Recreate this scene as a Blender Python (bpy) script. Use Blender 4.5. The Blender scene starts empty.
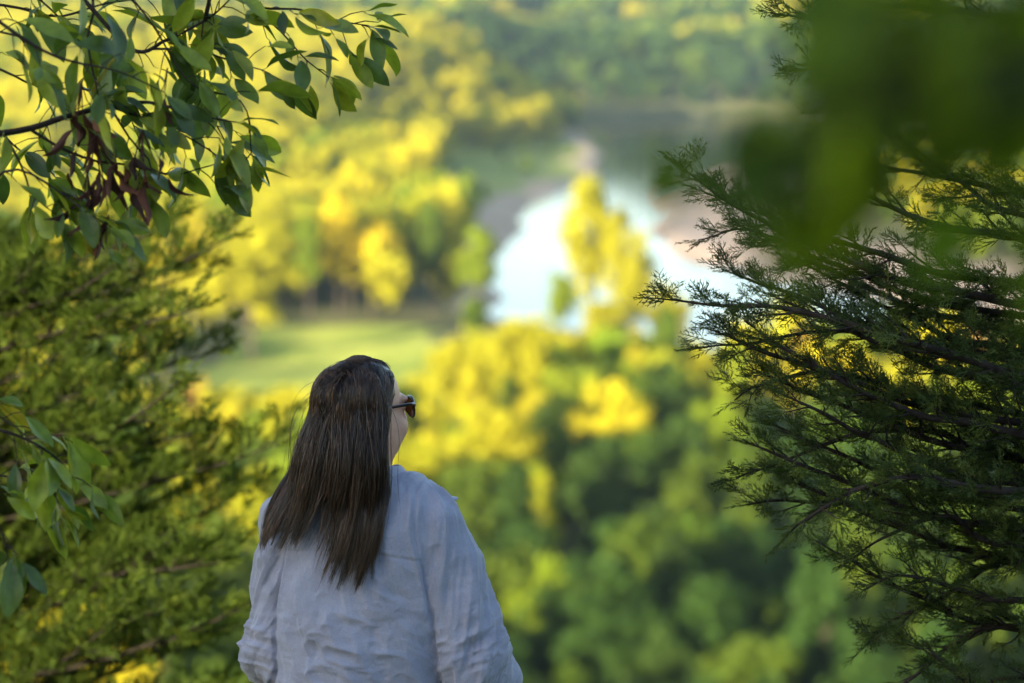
import bpy, math, random
import numpy as np
from math import radians as R
rng = np.random.default_rng(7)
random.seed(7)
SC = bpy.context.scene
COL = SC.collection
CAMZ = 62.0
PITCH = R(8.0)
FPX = 2418.0

def ray(px, py, Y):
    """world point seen at (px, py) that stands at forward distance Y; used to lay the plan out"""
    x = (px - 512) / FPX; v = (341.5 - py) / FPX
    c, s = math.cos(PITCH), math.sin(PITCH)
    dy = c + v * s; dz = -s + v * c
    t = Y / dy
    return np.array([x * t, Y, CAMZ + dz * t])

# ---------------------------------------------------------------- meshes
def new_mesh(name, verts, faces, mat=None, smooth=False, attrs=None):
    """faces: (n,4) or (n,3) int array"""
    verts = np.asarray(verts, dtype=np.float32); faces = np.asarray(faces, dtype=np.int32)
    me = bpy.data.meshes.new(name)
    me.vertices.add(len(verts)); me.vertices.foreach_set('co', verts.ravel())
    k = faces.shape[1]
    me.loops.add(faces.size); me.loops.foreach_set('vertex_index', faces.ravel())
    me.polygons.add(len(faces))
    me.polygons.foreach_set('loop_start', np.arange(0, faces.size, k, dtype=np.int32))
    me.polygons.foreach_set('loop_total', np.full(len(faces), k, dtype=np.int32))
    me.polygons.foreach_set('use_smooth', np.full(len(faces), smooth, dtype=bool))
    if attrs:
        for an, (dom, arr) in attrs.items():
            a = me.attributes.new(an, 'FLOAT', dom)
            a.data.foreach_set('value', np.asarray(arr, dtype=np.float32))
    me.update(calc_edges=True)
    if mat: me.materials.append(mat)
    return me

def obj(name, me, parent=None, loc=None):
    o = bpy.data.objects.new(name, me); COL.objects.link(o)
    if parent: o.parent = parent
    if loc is not None: o.location = loc
    return o

def thing(name, label, cat, loc=(0, 0, 0), group=None, rz=0.0):
    o = bpy.data.objects.new(name, None); COL.objects.link(o)
    o.empty_display_size = 0.1
    o.location = loc; o.rotation_euler = (0, 0, rz)
    o['label'] = label; o['category'] = cat
    if group: o['group'] = group
    return o

class Acc:
    """collects quads/tris (tris stored as quads are split beforehand)"""
    def __init__(s): s.v = []; s.f = []; s.n = 0; s.a = []
    def add(s, v, f, a=None):
        v = np.asarray(v, dtype=np.float32).reshape(-1, 3)
        s.v.append(v); s.f.append(np.asarray(f, dtype=np.int32) + s.n); s.n += len(v)
        if a is not None: s.a.append(np.full(len(v), a, dtype=np.float32) if np.isscalar(a) else a)
    def build(s, name, mat, smooth=False):
        at = {'tint': ('POINT', np.concatenate(s.a))} if s.a else None
        return new_mesh(name, np.concatenate(s.v), np.concatenate(s.f), mat, smooth, at)

def tube(acc, pts, radii, sides=6, a=None):
    pts = np.asarray(pts, float); radii = np.asarray(radii, float)
    n = len(pts)
    d = np.gradient(pts, axis=0); d /= np.linalg.norm(d, axis=1, keepdims=True) + 1e-9
    ref = np.array([0.31, 0.17, 0.93]); ref2 = np.array([1.0, 0.1, 0.0])
    r = np.where(np.abs(d @ ref)[:, None] > 0.93, ref2, ref)
    u = np.cross(d, r); u /= np.linalg.norm(u, axis=1, keepdims=True) + 1e-9
    w = np.cross(d, u)
    ang = np.linspace(0, 2 * np.pi, sides, endpoint=False)
    v = pts[:, None, :] + radii[:, None, None] * (np.cos(ang)[None, :, None] * u[:, None, :] + np.sin(ang)[None, :, None] * w[:, None, :])
    i = np.arange(n - 1)[:, None]; j = np.arange(sides)[None, :]; j2 = (j + 1) % sides
    f = np.stack([i * sides + j, i * sides + j2, (i + 1) * sides + j2, (i + 1) * sides + j], -1).reshape(-1, 4)
    acc.add(v.reshape(-1, 3), f, a)

def spline(cp, n):
    """Catmull-Rom through control points"""
    cp = np.asarray(cp, float)
    P = np.vstack([2 * cp[0] - cp[1], cp, 2 * cp[-1] - cp[-2]])
    out = []
    seg = len(cp) - 1
    for t in np.linspace(0, seg - 1e-6, n):
        i = int(t); u = t - i
        p0, p1, p2, p3 = P[i], P[i + 1], P[i + 2], P[i + 3]
        out.append(0.5 * ((2 * p1) + (-p0 + p2) * u + (2 * p0 - 5 * p1 + 4 * p2 - p3) * u * u + (-p0 + 3 * p1 - 3 * p2 + p3) * u ** 3))
    return np.array(out)

def unit(v): 
    v = np.asarray(v, float); return v / (np.linalg.norm(v, axis=-1, keepdims=True) + 1e-9)

def sstep(a, b, x):
    t = np.clip((x - a) / (b - a), 0, 1); return t * t * (3 - 2 * t)

def _hash(i, j, k, seed):
    n = (i.astype(np.int64) * 374761393 + j.astype(np.int64) * 668265263 + k.astype(np.int64) * 2147483647 + seed * 1274126177) & 0xFFFFFFFF
    n = ((n ^ (n >> 13)) * 1274126177) & 0xFFFFFFFF
    n = (n ^ (n >> 16)) & 0xFFFF
    return n / 65535.0 * 2 - 1

def noise3(p, seed=0):
    p = np.asarray(p, float); i = np.floor(p).astype(np.int64); f = p - i
    u = f * f * f * (f * (f * 6 - 15) + 10)
    r = 0
    for dx in (0, 1):
        for dy in (0, 1):
            for dz in (0, 1):
                w = (u[..., 0] if dx else 1 - u[..., 0]) * (u[..., 1] if dy else 1 - u[..., 1]) * (u[..., 2] if dz else 1 - u[..., 2])
                r = r + w * _hash(i[..., 0] + dx, i[..., 1] + dy, i[..., 2] + dz, seed)
    return r

def fbm(p, oct=4, seed=0):
    r = 0; a = 1.0
    for o in range(oct):
        r = r + a * noise3(np.asarray(p) * 2 ** o, seed + o); a *= 0.5
    return r

# ------------------------------------------------ implicit surfaces
def smin(a, b, k):
    h = np.clip(0.5 + 0.5 * (b - a) / k, 0, 1)
    return b * (1 - h) + a * h - k * h * (1 - h)

def cone(p, a, b, ra, rb, sc=None):
    a = np.asarray(a, float); b = np.asarray(b, float)
    if sc is not None:
        sc = np.asarray(sc, float); p = p * sc; a = a * sc; b = b * sc
    ab = b - a; t = np.clip(((p - a) @ ab) / (ab @ ab + 1e-12), 0, 1)
    return np.linalg.norm(p - (a + t[:, None] * ab), axis=1) - (ra + t * (rb - ra))

def ell(p, c, r):
    c = np.asarray(c, float); r = np.asarray(r, float)
    q = (p - c) / r; k = np.linalg.norm(q, axis=1); g = np.linalg.norm(q / r, axis=1)
    return k * (k - 1) / (g + 1e-9)

def surface_nets(f, lo, hi, h):
    lo = np.asarray(lo, float); hi = np.asarray(hi, float)
    B = 8
    nb = np.ceil((hi - lo) / (h * B)).astype(int)
    dims = nb * B + 1
    # coarse pass: only blocks near the surface are sampled finely
    cc = [lo[a] + (np.arange(nb[a]) + 0.5) * h * B for a in range(3)]
    C = np.stack(np.meshgrid(*cc, indexing='ij'), -1).reshape(-1, 3)
    fc = f(C)
    val = np.ones(dims, np.float32)
    near = np.abs(fc) < h * B * 1.3
    idx = np.array(np.unravel_index(np.arange(len(C)), nb)).T
    inner = fc < 0
    for b in idx[inner & ~near]:
        val[b[0] * B:b[0] * B + B + 1, b[1] * B:b[1] * B + B + 1, b[2] * B:b[2] * B + B + 1] = -1
    g = np.stack(np.meshgrid(*[np.arange(B + 1)] * 3, indexing='ij'), -1).reshape(-1, 3)
    nbk = idx[near]
    for s in range(0, len(nbk), 512):
        bs = nbk[s:s + 512]
        G = (bs[:, None, :] * B + g[None]).reshape(-1, 3)
        val[G[:, 0], G[:, 1], G[:, 2]] = f(lo + G * h)
    ins = val < 0
    nc = dims - 1
    cnt = np.zeros(nc, np.float32); acc = np.zeros(tuple(nc) + (3,), np.float32)
    corner = [(0, 0, 0), (1, 0, 0), (0, 1, 0), (1, 1, 0), (0, 0, 1), (1, 0, 1), (0, 1, 1), (1, 1, 1)]
    def sub(A, c): return A[c[0]:c[0] + nc[0], c[1]:c[1] + nc[1], c[2]:c[2] + nc[2]]
    for i in range(8):
        for j in range(i + 1, 8):
            if sum(abs(corner[i][k] - corner[j][k]) for k in range(3)) != 1: continue
            a, b = sub(val, corner[i]), sub(val, corner[j])
            m = (a < 0) != (b < 0)
            I = np.nonzero(m)
            av, bv = a[I], b[I]; t = av / (av - bv)
            ca, cb = np.array(corner[i]), np.array(corner[j])
            acc[I] += ca + t[:, None] * (cb - ca); cnt[I] += 1
    vid = -np.ones(nc, np.int64)
    I = np.nonzero(cnt > 0); vid[I] = np.arange(len(I[0]))
    V = lo + (np.stack(I, -1) + acc[I] / cnt[I][:, None]) * h
    F = []
    for ax in range(3):
        b, c = (ax + 1) % 3, (ax + 2) % 3
        s0 = [slice(None)] * 3; s1 = [slice(None)] * 3
        s0[ax] = slice(0, nc[ax]); s1[ax] = slice(1, nc[ax] + 1)
        for k in (b, c): s0[k] = s1[k] = slice(1, nc[k])
        A, Bv = ins[tuple(s0)], ins[tuple(s1)]
        J = np.nonzero(A != Bv)
        P = np.stack(J, -1); P[:, b] += 1; P[:, c] += 1
        def v(db, dc):
            Q = P.copy(); Q[:, b] -= db; Q[:, c] -= dc
            return vid[Q[:, 0], Q[:, 1], Q[:, 2]]
        q = np.stack([v(1, 1), v(0, 1), v(0, 0), v(1, 0)], -1)
        flip = ~A[J]
        q[flip] = q[flip][:, ::-1]
        F.append(q)
    F = np.concatenate(F)
    F = F[(F >= 0).all(1)]
    return V, F

def smooth_verts(V, F, it=2, lam=0.5):
    V = V.copy(); n = len(V)
    e = np.concatenate([F[:, [0, 1]], F[:, [1, 2]], F[:, [2, 3]], F[:, [3, 0]]])
    e = np.concatenate([e, e[:, ::-1]])
    deg = np.bincount(e[:, 0], minlength=n)[:, None]
    for _ in range(it):
        s = np.stack([np.bincount(e[:, 0], weights=V[e[:, 1], k], minlength=n) for k in range(3)], -1)
        V += lam * (s / np.maximum(deg, 1) - V)
    return V

def vnormals(V, F):
    n = np.cross(V[F[:, 2]] - V[F[:, 0]], V[F[:, 3]] - V[F[:, 1]])
    out = np.zeros_like(V)
    for k in range(4):
        for a in range(3): out[:, a] += np.bincount(F[:, k], weights=n[:, a], minlength=len(V))
    return unit(out)

def grad(f, p, e=0.004):
    g = np.stack([f(p + np.eye(3)[k] * e) - f(p - np.eye(3)[k] * e) for k in range(3)], -1)
    return unit(g)

# ---------------------------------------------------------------- materials
def mat(name):
    m = bpy.data.materials.new(name); m.use_nodes = True
    nt = m.node_tree; nt.nodes.clear()
    out = nt.nodes.new('ShaderNodeOutputMaterial')
    return m, nt, out

def N(nt, t, **kw):
    n = nt.nodes.new(t)
    for k, v in kw.items():
        if k.startswith('i_'): n.inputs[k[2:].replace('_', ' ')].default_value = v
        else: setattr(n, k, v)
    return n

def ramp(nt, src, stops):
    r = nt.nodes.new('ShaderNodeValToRGB'); cr = r.color_ramp
    while len(cr.elements) < len(stops): cr.elements.new(0.5)
    for e, (p, c) in zip(cr.elements, stops): e.position = p; e.color = (*c, 1)
    nt.links.new(src, r.inputs[0]); return r.outputs[0]

def noise_node(nt, scale, detail=4, rough=0.55, coord='Object', vec=None):
    if vec is None:
        tc = nt.nodes.new('ShaderNodeTexCoord'); vec = tc.outputs[coord]
    n = N(nt, 'ShaderNodeTexNoise', i_Scale=scale, i_Detail=detail, i_Roughness=rough)
    nt.links.new(vec, n.inputs['Vector']); return n.outputs['Fac']

def mixc(nt, fac, a, b, mode='MIX'):
    m = nt.nodes.new('ShaderNodeMix'); m.data_type = 'RGBA'; m.blend_type = mode
    for s, v in ((m.inputs[0], fac), (m.inputs[6], a), (m.inputs[7], b)):
        if hasattr(v, 'links'): nt.links.new(v, s)
        elif isinstance(v, (int, float)): s.default_value = v
        else: s.default_value = (*v, 1)
    return m.outputs[2]

def foliage_mat(name, colour=None, trans=0.4, rough=0.55, spec=0.3, noise_scale=None, tint=None, objcolor=False, var=0.35):
    """leaf surface: reflecting + light-transmitting. colour from object colour, from a per-tree tint ramp, or fixed"""
    m, nt, out = mat(name)
    if objcolor:
        oi = nt.nodes.new('ShaderNodeObjectInfo'); c = oi.outputs['Color']
    elif tint:
        at = N(nt, 'ShaderNodeAttribute', attribute_name='tint'); c = ramp(nt, at.outputs['Fac'], tint)
    else:
        rgb = nt.nodes.new('ShaderNodeRGB'); rgb.outputs[0].default_value = (*colour, 1); c = rgb.outputs[0]
    if noise_scale:
        f = noise_node(nt, noise_scale, 3)
        v = ramp(nt, f, [(0.3, (1 - var,) * 3), (0.7, (1 + var,) * 3)])
        c = mixc(nt, 1.0, c, v, 'MULTIPLY')
    p = N(nt, 'ShaderNodeBsdfPrincipled', i_Roughness=rough)
    p.inputs['Specular IOR Level'].default_value = spec
    nt.links.new(c, p.inputs['Base Color'])
    t = nt.nodes.new('ShaderNodeBsdfTranslucent')
    c2 = mixc(nt, 1.0, c, (1.25, 1.3, 0.6), 'MULTIPLY')
    nt.links.new(c2, t.inputs['Color'])
    mx = nt.nodes.new('ShaderNodeMixShader'); mx.inputs[0].default_value = trans
    nt.links.new(p.outputs[0], mx.inputs[1]); nt.links.new(t.outputs[0], mx.inputs[2])
    nt.links.new(mx.outputs[0], out.inputs['Surface'])
    return m

def plain_mat(name, c1, c2=None, scale=10, rough=0.7, bump=0.0, bscale=40, spec=0.4, metallic=0.0, detail=5, coord='Object', bdist=0.01):
    m, nt, out = mat(name)
    p = N(nt, 'ShaderNodeBsdfPrincipled', i_Roughness=rough, i_Metallic=metallic)
    p.inputs['Specular IOR Level'].default_value = spec
    f = noise_node(nt, scale, detail, coord=coord)
    c = ramp(nt, f, [(0.32, c1), (0.68, c2 or c1)])
    nt.links.new(c, p.inputs['Base Color'])
    if bump:
        b = N(nt, 'ShaderNodeBump', i_Strength=bump, i_Distance=bdist)
        nt.links.new(noise_node(nt, bscale, 6, coord=coord), b.inputs['Height']); nt.links.new(b.outputs[0], p.inputs['Normal'])
    nt.links.new(p.outputs[0], out.inputs['Surface'])
    return m
BARK = plain_mat('bark', (0.045, 0.032, 0.022), (0.11, 0.085, 0.06), 6, 0.9, 0.6, 25, 0.2)
# ================================================================ land, river
RIVER = np.array([(420, 250), (200, 300), (100, 345), (46, 388), (15, 437), (-2, 480), (-3, 560), (1, 645), (9, 741), (24, 823), (34, 920), (38, 1018),
                  (30, 1180), (20, 1290), (200, 1318), (420, 1290), (900, 1200), (900, 960), (420, 960), (230, 945), (150, 925), (84, 897), (61, 845), (50, 800), (44, 741),
                  (40, 659), (43, 600), (60, 540), (90, 490), (140, 440), (260, 385), (460, 320)], float)
MEADOW = np.array([(-47, 340), (-42, 322), (-30, 318), (-10, 335), (-6, 390), (-14, 428), (-20, 438), (-40, 446), (-50, 430)], float)

def poly_sd(P, poly):
    """signed distance, negative inside"""
    d = np.full(len(P), 1e9); ins = np.zeros(len(P), bool)
    n = len(poly)
    for i in range(n):
        a, b = poly[i], poly[(i + 1) % n]
        ab = b - a; t = np.clip(((P - a) @ ab) / (ab @ ab), 0, 1)
        d = np.minimum(d, np.linalg.norm(P - (a + t[:, None] * ab), axis=1))
        c = ((a[1] > P[:, 1]) != (b[1] > P[:, 1]))
        xi = a[0] + (P[:, 1] - a[1]) * (b[0] - a[0]) / ((b[1] - a[1]) or 1e-9)
        ins ^= c & (P[:, 0] < xi)
    return np.where(ins, -d, d)

def fedge(y):
    """right-hand edge of the forest on the left bank"""
    return np.interp(y, [460, 600, 601, 700, 800, 925, 955, 1000, 1045, 1180], [-12, -12, -17, -27, -29, -27, -8, 14, 29, 26])

def height(x, y):
    x = np.asarray(x, float); y = np.asarray(y, float)
    shp = x.shape; x = x.ravel(); y = y.ravel()
    P = np.stack([x, y], -1)
    rd = poly_sd(P, RIVER)
    rd = rd + 3.0 * noise3(np.stack([x / 30, y / 30, x * 0], -1), 3) * (y > 300)
    n = fbm(np.stack([x / 60, y / 60, x * 0], -1), 4, 11)
    floor = 2.6 + 0.6 * n
    # valley side climbing to the bluff: talus, then the rock face
    edge = 9.0 + 2.0 * noise3(np.stack([x / 14, x * 0, x * 0], -1), 5) * sstep(3, 12, np.abs(x)) + 0.02 * np.abs(x)
    s = y - edge
    tal = 30 * np.exp(-np.clip(s, 0, None) / 75.0) + 26.5 * np.exp(-np.clip(s, 0, None) / 7.0)
    tal = tal + (1.2 * n) * sstep(8, 60, s)
    valley = floor + tal
    # top of the bluff, and an unseen hill added behind it to shape the shade
    top = 59.55 + 0.9 * sstep(4.3, 1.2, y) + sstep(-4, -70, y) * 9 + 0.05 * noise3(np.stack([x / .6, y / .6, x * 0], -1), 9) - 0.35 * sstep(0, 2, s + 2)
    top = top + 3 * sstep(-10, -90, y) * sstep(20, -60, x)
    z = np.where(s > 0, np.minimum(valley, top), top)
    # hill on the left bank, far hills
    left = 37 * sstep(-2, 75, fedge(y) - x) * sstep(540, 1090, y) * (1 - 0.75 * sstep(1130, 1290, y))
    left = left + 4 * n * sstep(0, 60, fedge(y) - x) * sstep(520, 700, y)
    far = 34 * sstep(1300, 1395, y) + 22 * sstep(1480, 1850, y) + 52 * sstep(1900, 2500, y) + 30 * sstep(2500, 3600, y) + 9 * n * sstep(1350, 1700, y)
    far = far - 14 * sstep(1300, 1500, y) * np.exp(-((x - 60) / 90) ** 2)
    side = 55 * sstep(250, 700, np.abs(x) - 0.12 * y) * sstep(200, 700, y)
    z = z + np.where(rd > 0, 1.0, 0.0) * (left + far + side * sstep(40, 200, rd))
    bank = sstep(-6, 10, rd)
    gravel = (x > 38) & (y > 400) & (y < 960)
    z = np.where(y > 200, np.where(rd < 16, -2.2 + (z + 2.2) * np.where(gravel, sstep(-10, 60, rd) * 1.0 + 0.70 * sstep(-7, 3, rd) * (1 - sstep(-10, 60, rd)), bank), z), z)
    return z.reshape(shp)

def axis(lo, hi, near, fine, grow):
    a = [0.0]; st = fine
    while a[-1] < hi:
        a.append(a[-1] + st)
        if a[-1] > near: st = min(st * grow, 9)
    b = [0.0]; st = fine
    while b[-1] > lo:
        b.append(b[-1] - st)
        if b[-1] < -near: st = min(st * grow, 30)
    return np.array(sorted(set(b + a)))
xs = axis(-1500, 1500, 8, 0.4, 1.05); ys = axis(-400, 4200, 14, 0.4, 1.03)
X, Y = np.meshgrid(xs, ys, indexing='ij')
Z = height(X, Y)
V = np.stack([X, Y, Z], -1).reshape(-1, 3)
nx, ny = X.shape
ii, jj = np.meshgrid(np.arange(nx - 1), np.arange(ny - 1), indexing='ij')
Fg = np.stack([ii * ny + jj, (ii + 1) * ny + jj, (ii + 1) * ny + jj + 1, ii * ny + jj + 1], -1).reshape(-1, 4)
cen = V[Fg].mean(1)
rdc = poly_sd(cen[:, :2], RIVER) + 3 * noise3(np.stack([cen[:, 0] / 30, cen[:, 1] / 30, cen[:, 0] * 0], -1), 3)
md = poly_sd(cen[:, :2], MEADOW) + 4 * noise3(np.stack([cen[:, 0] / 12, cen[:, 1] / 12, cen[:, 0] * 0], -1), 4)
isbar = (rdc < 46) & (cen[:, 0] > 38) & (cen[:, 1] > 400) & (cen[:, 1] < 960) & (rdc > -14)
isshore = ~isbar & (rdc < np.where(cen[:, 1] > 1150, -6, 11) + 5 * noise3(cen / 25, 8)) & (cen[:, 1] > 300)
isgrass = ~isbar & ~isshore & (rdc < 90) & (cen[:, 1] > 600) & (cen[:, 1] < 1090) & (cen[:, 0] < 40)
ismead = (md < 0)
cls = np.where(isbar, 1, np.where(isshore, 2, np.where(ismead, 3, np.where(isgrass, 4, 0))))

def ground_mat(name, stops, s1, s2, bump=0.4):
    m, nt, out = mat(name)
    p = N(nt, 'ShaderNodeBsdfPrincipled', i_Roughness=0.95); p.inputs['Specular IOR Level'].default_value = 0.15
    a = noise_node(nt, s1, 6, coord='Object'); b = noise_node(nt, s2, 4, coord='Object')
    mth = N(nt, 'ShaderNodeMath', operation='ADD'); nt.links.new(a, mth.inputs[0]); nt.links.new(b, mth.inputs[1])
    m2 = N(nt, 'ShaderNodeMath', operation='MULTIPLY'); nt.links.new(mth.outputs[0], m2.inputs[0]); m2.inputs[1].default_value = 0.5
    nt.links.new(ramp(nt, m2.outputs[0], stops), p.inputs['Base Color'])
    bp = N(nt, 'ShaderNodeBump', i_Strength=bump, i_Distance=0.3); nt.links.new(b, bp.inputs['Height']); nt.links.new(bp.outputs[0], p.inputs['Normal'])
    nt.links.new(p.outputs[0], out.inputs['Surface']); return m
gm = [ground_mat('woodland_soil', [(0.38, (0.06, 0.075, 0.02)), (0.6, (0.13, 0.12, 0.05))], 0.08, 1.7),
      ground_mat('river_gravel', [(0.38, (0.20, 0.15, 0.12)), (0.62, (0.33, 0.26, 0.21))], 0.05, 0.8),
      ground_mat('shore_sand', [(0.38, (0.36, 0.25, 0.16)), (0.62, (0.56, 0.40, 0.26))], 0.06, 0.9),
      ground_mat('mown_grass', [(0.40, (0.15, 0.21, 0.025)), (0.60, (0.42, 0.42, 0.065))], 0.05, 0.6),
      ground_mat('bank_grass', [(0.38, (0.17, 0.23, 0.03)), (0.62, (0.36, 0.33, 0.08))], 0.04, 0.35)]
for k, nm in enumerate(['ground', 'gravel_bar', 'sandy_shore', 'meadow', 'grassy_bank']):
    F = Fg[cls == k]
    u, inv = np.unique(F, return_inverse=True)
    o = obj(nm, new_mesh(nm, V[u], inv.reshape(-1, 4), gm[k], True)); o['kind'] = 'structure'

# the river: one sheet lying at its own level, the banks rise out of it
m, nt, out = mat('river_water')
p = N(nt, 'ShaderNodeBsdfPrincipled', i_Roughness=0.06, i_IOR=1.333); p.inputs['Base Color'].default_value = (0.035, 0.040, 0.035, 1)
tc = nt.nodes.new('ShaderNodeTexCoord'); mp = nt.nodes.new('ShaderNodeMapping'); mp.inputs['Scale'].default_value = (0.8, 0.25, 1)
nt.links.new(tc.outputs['Object'], mp.inputs[0])
bp = N(nt, 'ShaderNodeBump', i_Strength=0.2, i_Distance=0.25)
nt.links.new(noise_node(nt, 0.9, 4, vec=mp.outputs[0]), bp.inputs['Height']); nt.links.new(bp.outputs[0], p.inputs['Normal'])
nt.links.new(p.outputs[0], out.inputs['Surface'])
o = obj('river', new_mesh('river', [(-60, 240, 0), (950, 240, 0), (950, 1330, 0), (-60, 1330, 0)], [(0, 1, 2, 3)], m)); o['kind'] = 'structure'
# ================================================================ the woods in the valley
def crown_points(r, h, nl, nq, size, seed, shape='round'):
    """leaf clumps spread over many lobes; returns quads"""
    g = np.random.default_rng(seed)
    # lobes
    L = []
    while len(L) < nl:
        q = g.uniform(-1, 1, 3)
        if np.linalg.norm(q) > 1 or np.linalg.norm(q) < 0.35: continue
        if shape == 'round': c = q * (r * 0.78, r * 0.78, h * 0.42) * (1 + 0.25 * math.sin(3.1 * math.atan2(q[1], q[0]) + seed))
        else:
            c = q * (r * 0.66, r * 0.66, h * 0.44); k = 1 - 0.45 * (c[2] / h + 0.44); c[:2] *= k
        L.append((c, g.uniform(0.15, 0.36) * r))
    ctr = np.array([l[0] for l in L]); rad = np.array([l[1] for l in L])
    w = rad ** 2; w /= w.sum()
    k = g.choice(nl, nq, p=w)
    d = unit(g.normal(size=(nq, 3))); d[:, 2] = np.where(g.random(nq) < 0.6, np.abs(d[:, 2]), d[:, 2])
    pos = ctr[k] + d * (rad[k] * g.uniform(0.5, 1.25, nq))[:, None]
    pos[:, 2] += h * 0.5
    nrm = unit(d + 0.55 * g.normal(size=(nq, 3)))
    t = unit(np.cross(nrm, g.normal(size=(nq, 3)))); b = np.cross(nrm, t)
    s = size * g.uniform(0.6, 1.3, nq)[:, None]
    e = g.uniform(0.5, 1.0, (nq, 1))
    bend = nrm * s * 0.3
    v = np.stack([pos - t * s, pos - b * s * e + bend * 0.6, pos + t * s * 0.9, pos + b * s * e - bend], 1).reshape(-1, 3)
    f = np.arange(nq * 4).reshape(-1, 4)
    return v, f, ctr, rad

LEAF = foliage_mat('leaves', objcolor=True, trans=0.35, spec=0.06, noise_scale=0.35, var=0.3)
protos = []
for k in range(10):
    shape = 'round' if k % 3 else 'tall'
    r, h, H = ((5.2, 11.5, 15.5) if shape == 'round' else (4.0, 13.5, 19.0))
    if k == 9: shape = 'round'; r, h, H = 5.4, 11.5, 12.2
    v, f, ctr, rad = crown_points(r, h, 52, 4200 if k < 9 else 5200, 0.34, 100 + k, shape)
    v[:, 2] += H - h * 0.95
    cm = new_mesh('crown', v, f, LEAF)
    a = Acc(); g = np.random.default_rng(k)
    base = H - h * 0.5
    pts = np.array([[0, 0, -0.6], [0.1, 0.05, base * 0.4], [g.uniform(-.4, .4), g.uniform(-.4, .4), base * 0.8], [g.uniform(-.5, .5), g.uniform(-.5, .5), H * 0.85]])
    sp = spline(pts, 10); tube(a, sp, np.linspace(0.32, 0.06, 10), 7)
    for j in g.choice(len(ctr), 9, replace=False):
        c = ctr[j] + (0, 0, H - h * 0.95 + h * 0.5)
        s = sp[g.integers(4, 8)]; mid = (s + c) / 2 + (0, 0, -0.4)
        tube(a, spline([s, mid, c], 5), np.linspace(0.12, 0.03, 5), 5)
    tm = a.build('trunk', BARK, True)
    protos.append((cm, tm, r, H, v, f))

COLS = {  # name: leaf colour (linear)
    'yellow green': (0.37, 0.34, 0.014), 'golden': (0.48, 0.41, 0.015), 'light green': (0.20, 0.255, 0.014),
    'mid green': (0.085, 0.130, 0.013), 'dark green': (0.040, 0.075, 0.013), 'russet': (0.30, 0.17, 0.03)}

def jitter_grid(x0, x1, y0, y1, s, seed):
    g = np.random.default_rng(seed)
    gx, gy = np.meshgrid(np.arange(x0, x1, s), np.arange(y0, y1, s))
    gx = gx + (np.arange(gy.shape[0]) % 2)[:, None] * s * 0.5
    P = np.stack([gx.ravel(), gy.ravel()], -1); return P + g.uniform(-0.38, 0.38, P.shape) * s

cand = []   # x, y, scale, colour, zone, tallness
g = np.random.default_rng(5)
def pick(names, p): return names[g.choice(len(names), p=p)]
# shaded wood between the bluff and the meadow / river
P = jitter_grid(-130, 150, 62, 436, 7.9, 1)
P = P[(np.abs(P[:, 0]) < 0.235 * P[:, 1] + 12)]
P = P[(poly_sd(P, RIVER) > 5) & (poly_sd(P, MEADOW) > 3)]
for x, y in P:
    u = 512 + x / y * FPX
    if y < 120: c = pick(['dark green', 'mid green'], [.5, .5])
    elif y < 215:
        c = pick(['dark green', 'mid green', 'light green', 'golden'], [.44, .42, .05, .09]) if u > 480 else pick(['mid green', 'light green', 'yellow green'], [.45, .35, .2])  # towards the right the bluff's shadow is put into darker leaf colours
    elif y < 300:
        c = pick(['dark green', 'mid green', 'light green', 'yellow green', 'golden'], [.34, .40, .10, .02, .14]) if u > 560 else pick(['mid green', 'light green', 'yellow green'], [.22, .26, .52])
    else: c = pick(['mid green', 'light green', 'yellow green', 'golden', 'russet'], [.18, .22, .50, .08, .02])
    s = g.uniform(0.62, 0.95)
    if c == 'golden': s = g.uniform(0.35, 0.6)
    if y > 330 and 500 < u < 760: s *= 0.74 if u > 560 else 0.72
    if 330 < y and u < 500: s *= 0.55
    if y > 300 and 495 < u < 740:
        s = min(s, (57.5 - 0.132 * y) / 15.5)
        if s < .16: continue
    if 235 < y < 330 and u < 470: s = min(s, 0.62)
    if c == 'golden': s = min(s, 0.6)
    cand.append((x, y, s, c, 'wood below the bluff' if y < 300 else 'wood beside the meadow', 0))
# left bank forest, climbing
P = jitter_grid(-330, 45, 450, 1180, 9.4, 2)
P = P[(np.abs(P[:, 0]) < 0.235 * P[:, 1] + 15)]
rd = poly_sd(P, RIVER)
edge = fedge(P[:, 1]) + 3 * np.sin(P[:, 1] / 17)
P = P[(rd > 6) & (P[:, 0] < edge)]
for x, y in P:
    c = pick(['yellow green', 'light green', 'mid green', 'golden', 'dark green'], [.60, .14, .06, .18, .02] if y < 760 else [.60, .07, .02, .30, .01])
    cand.append((x, y, g.uniform(0.92, 1.22), c, 'forest on the left bank', 0))
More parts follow.
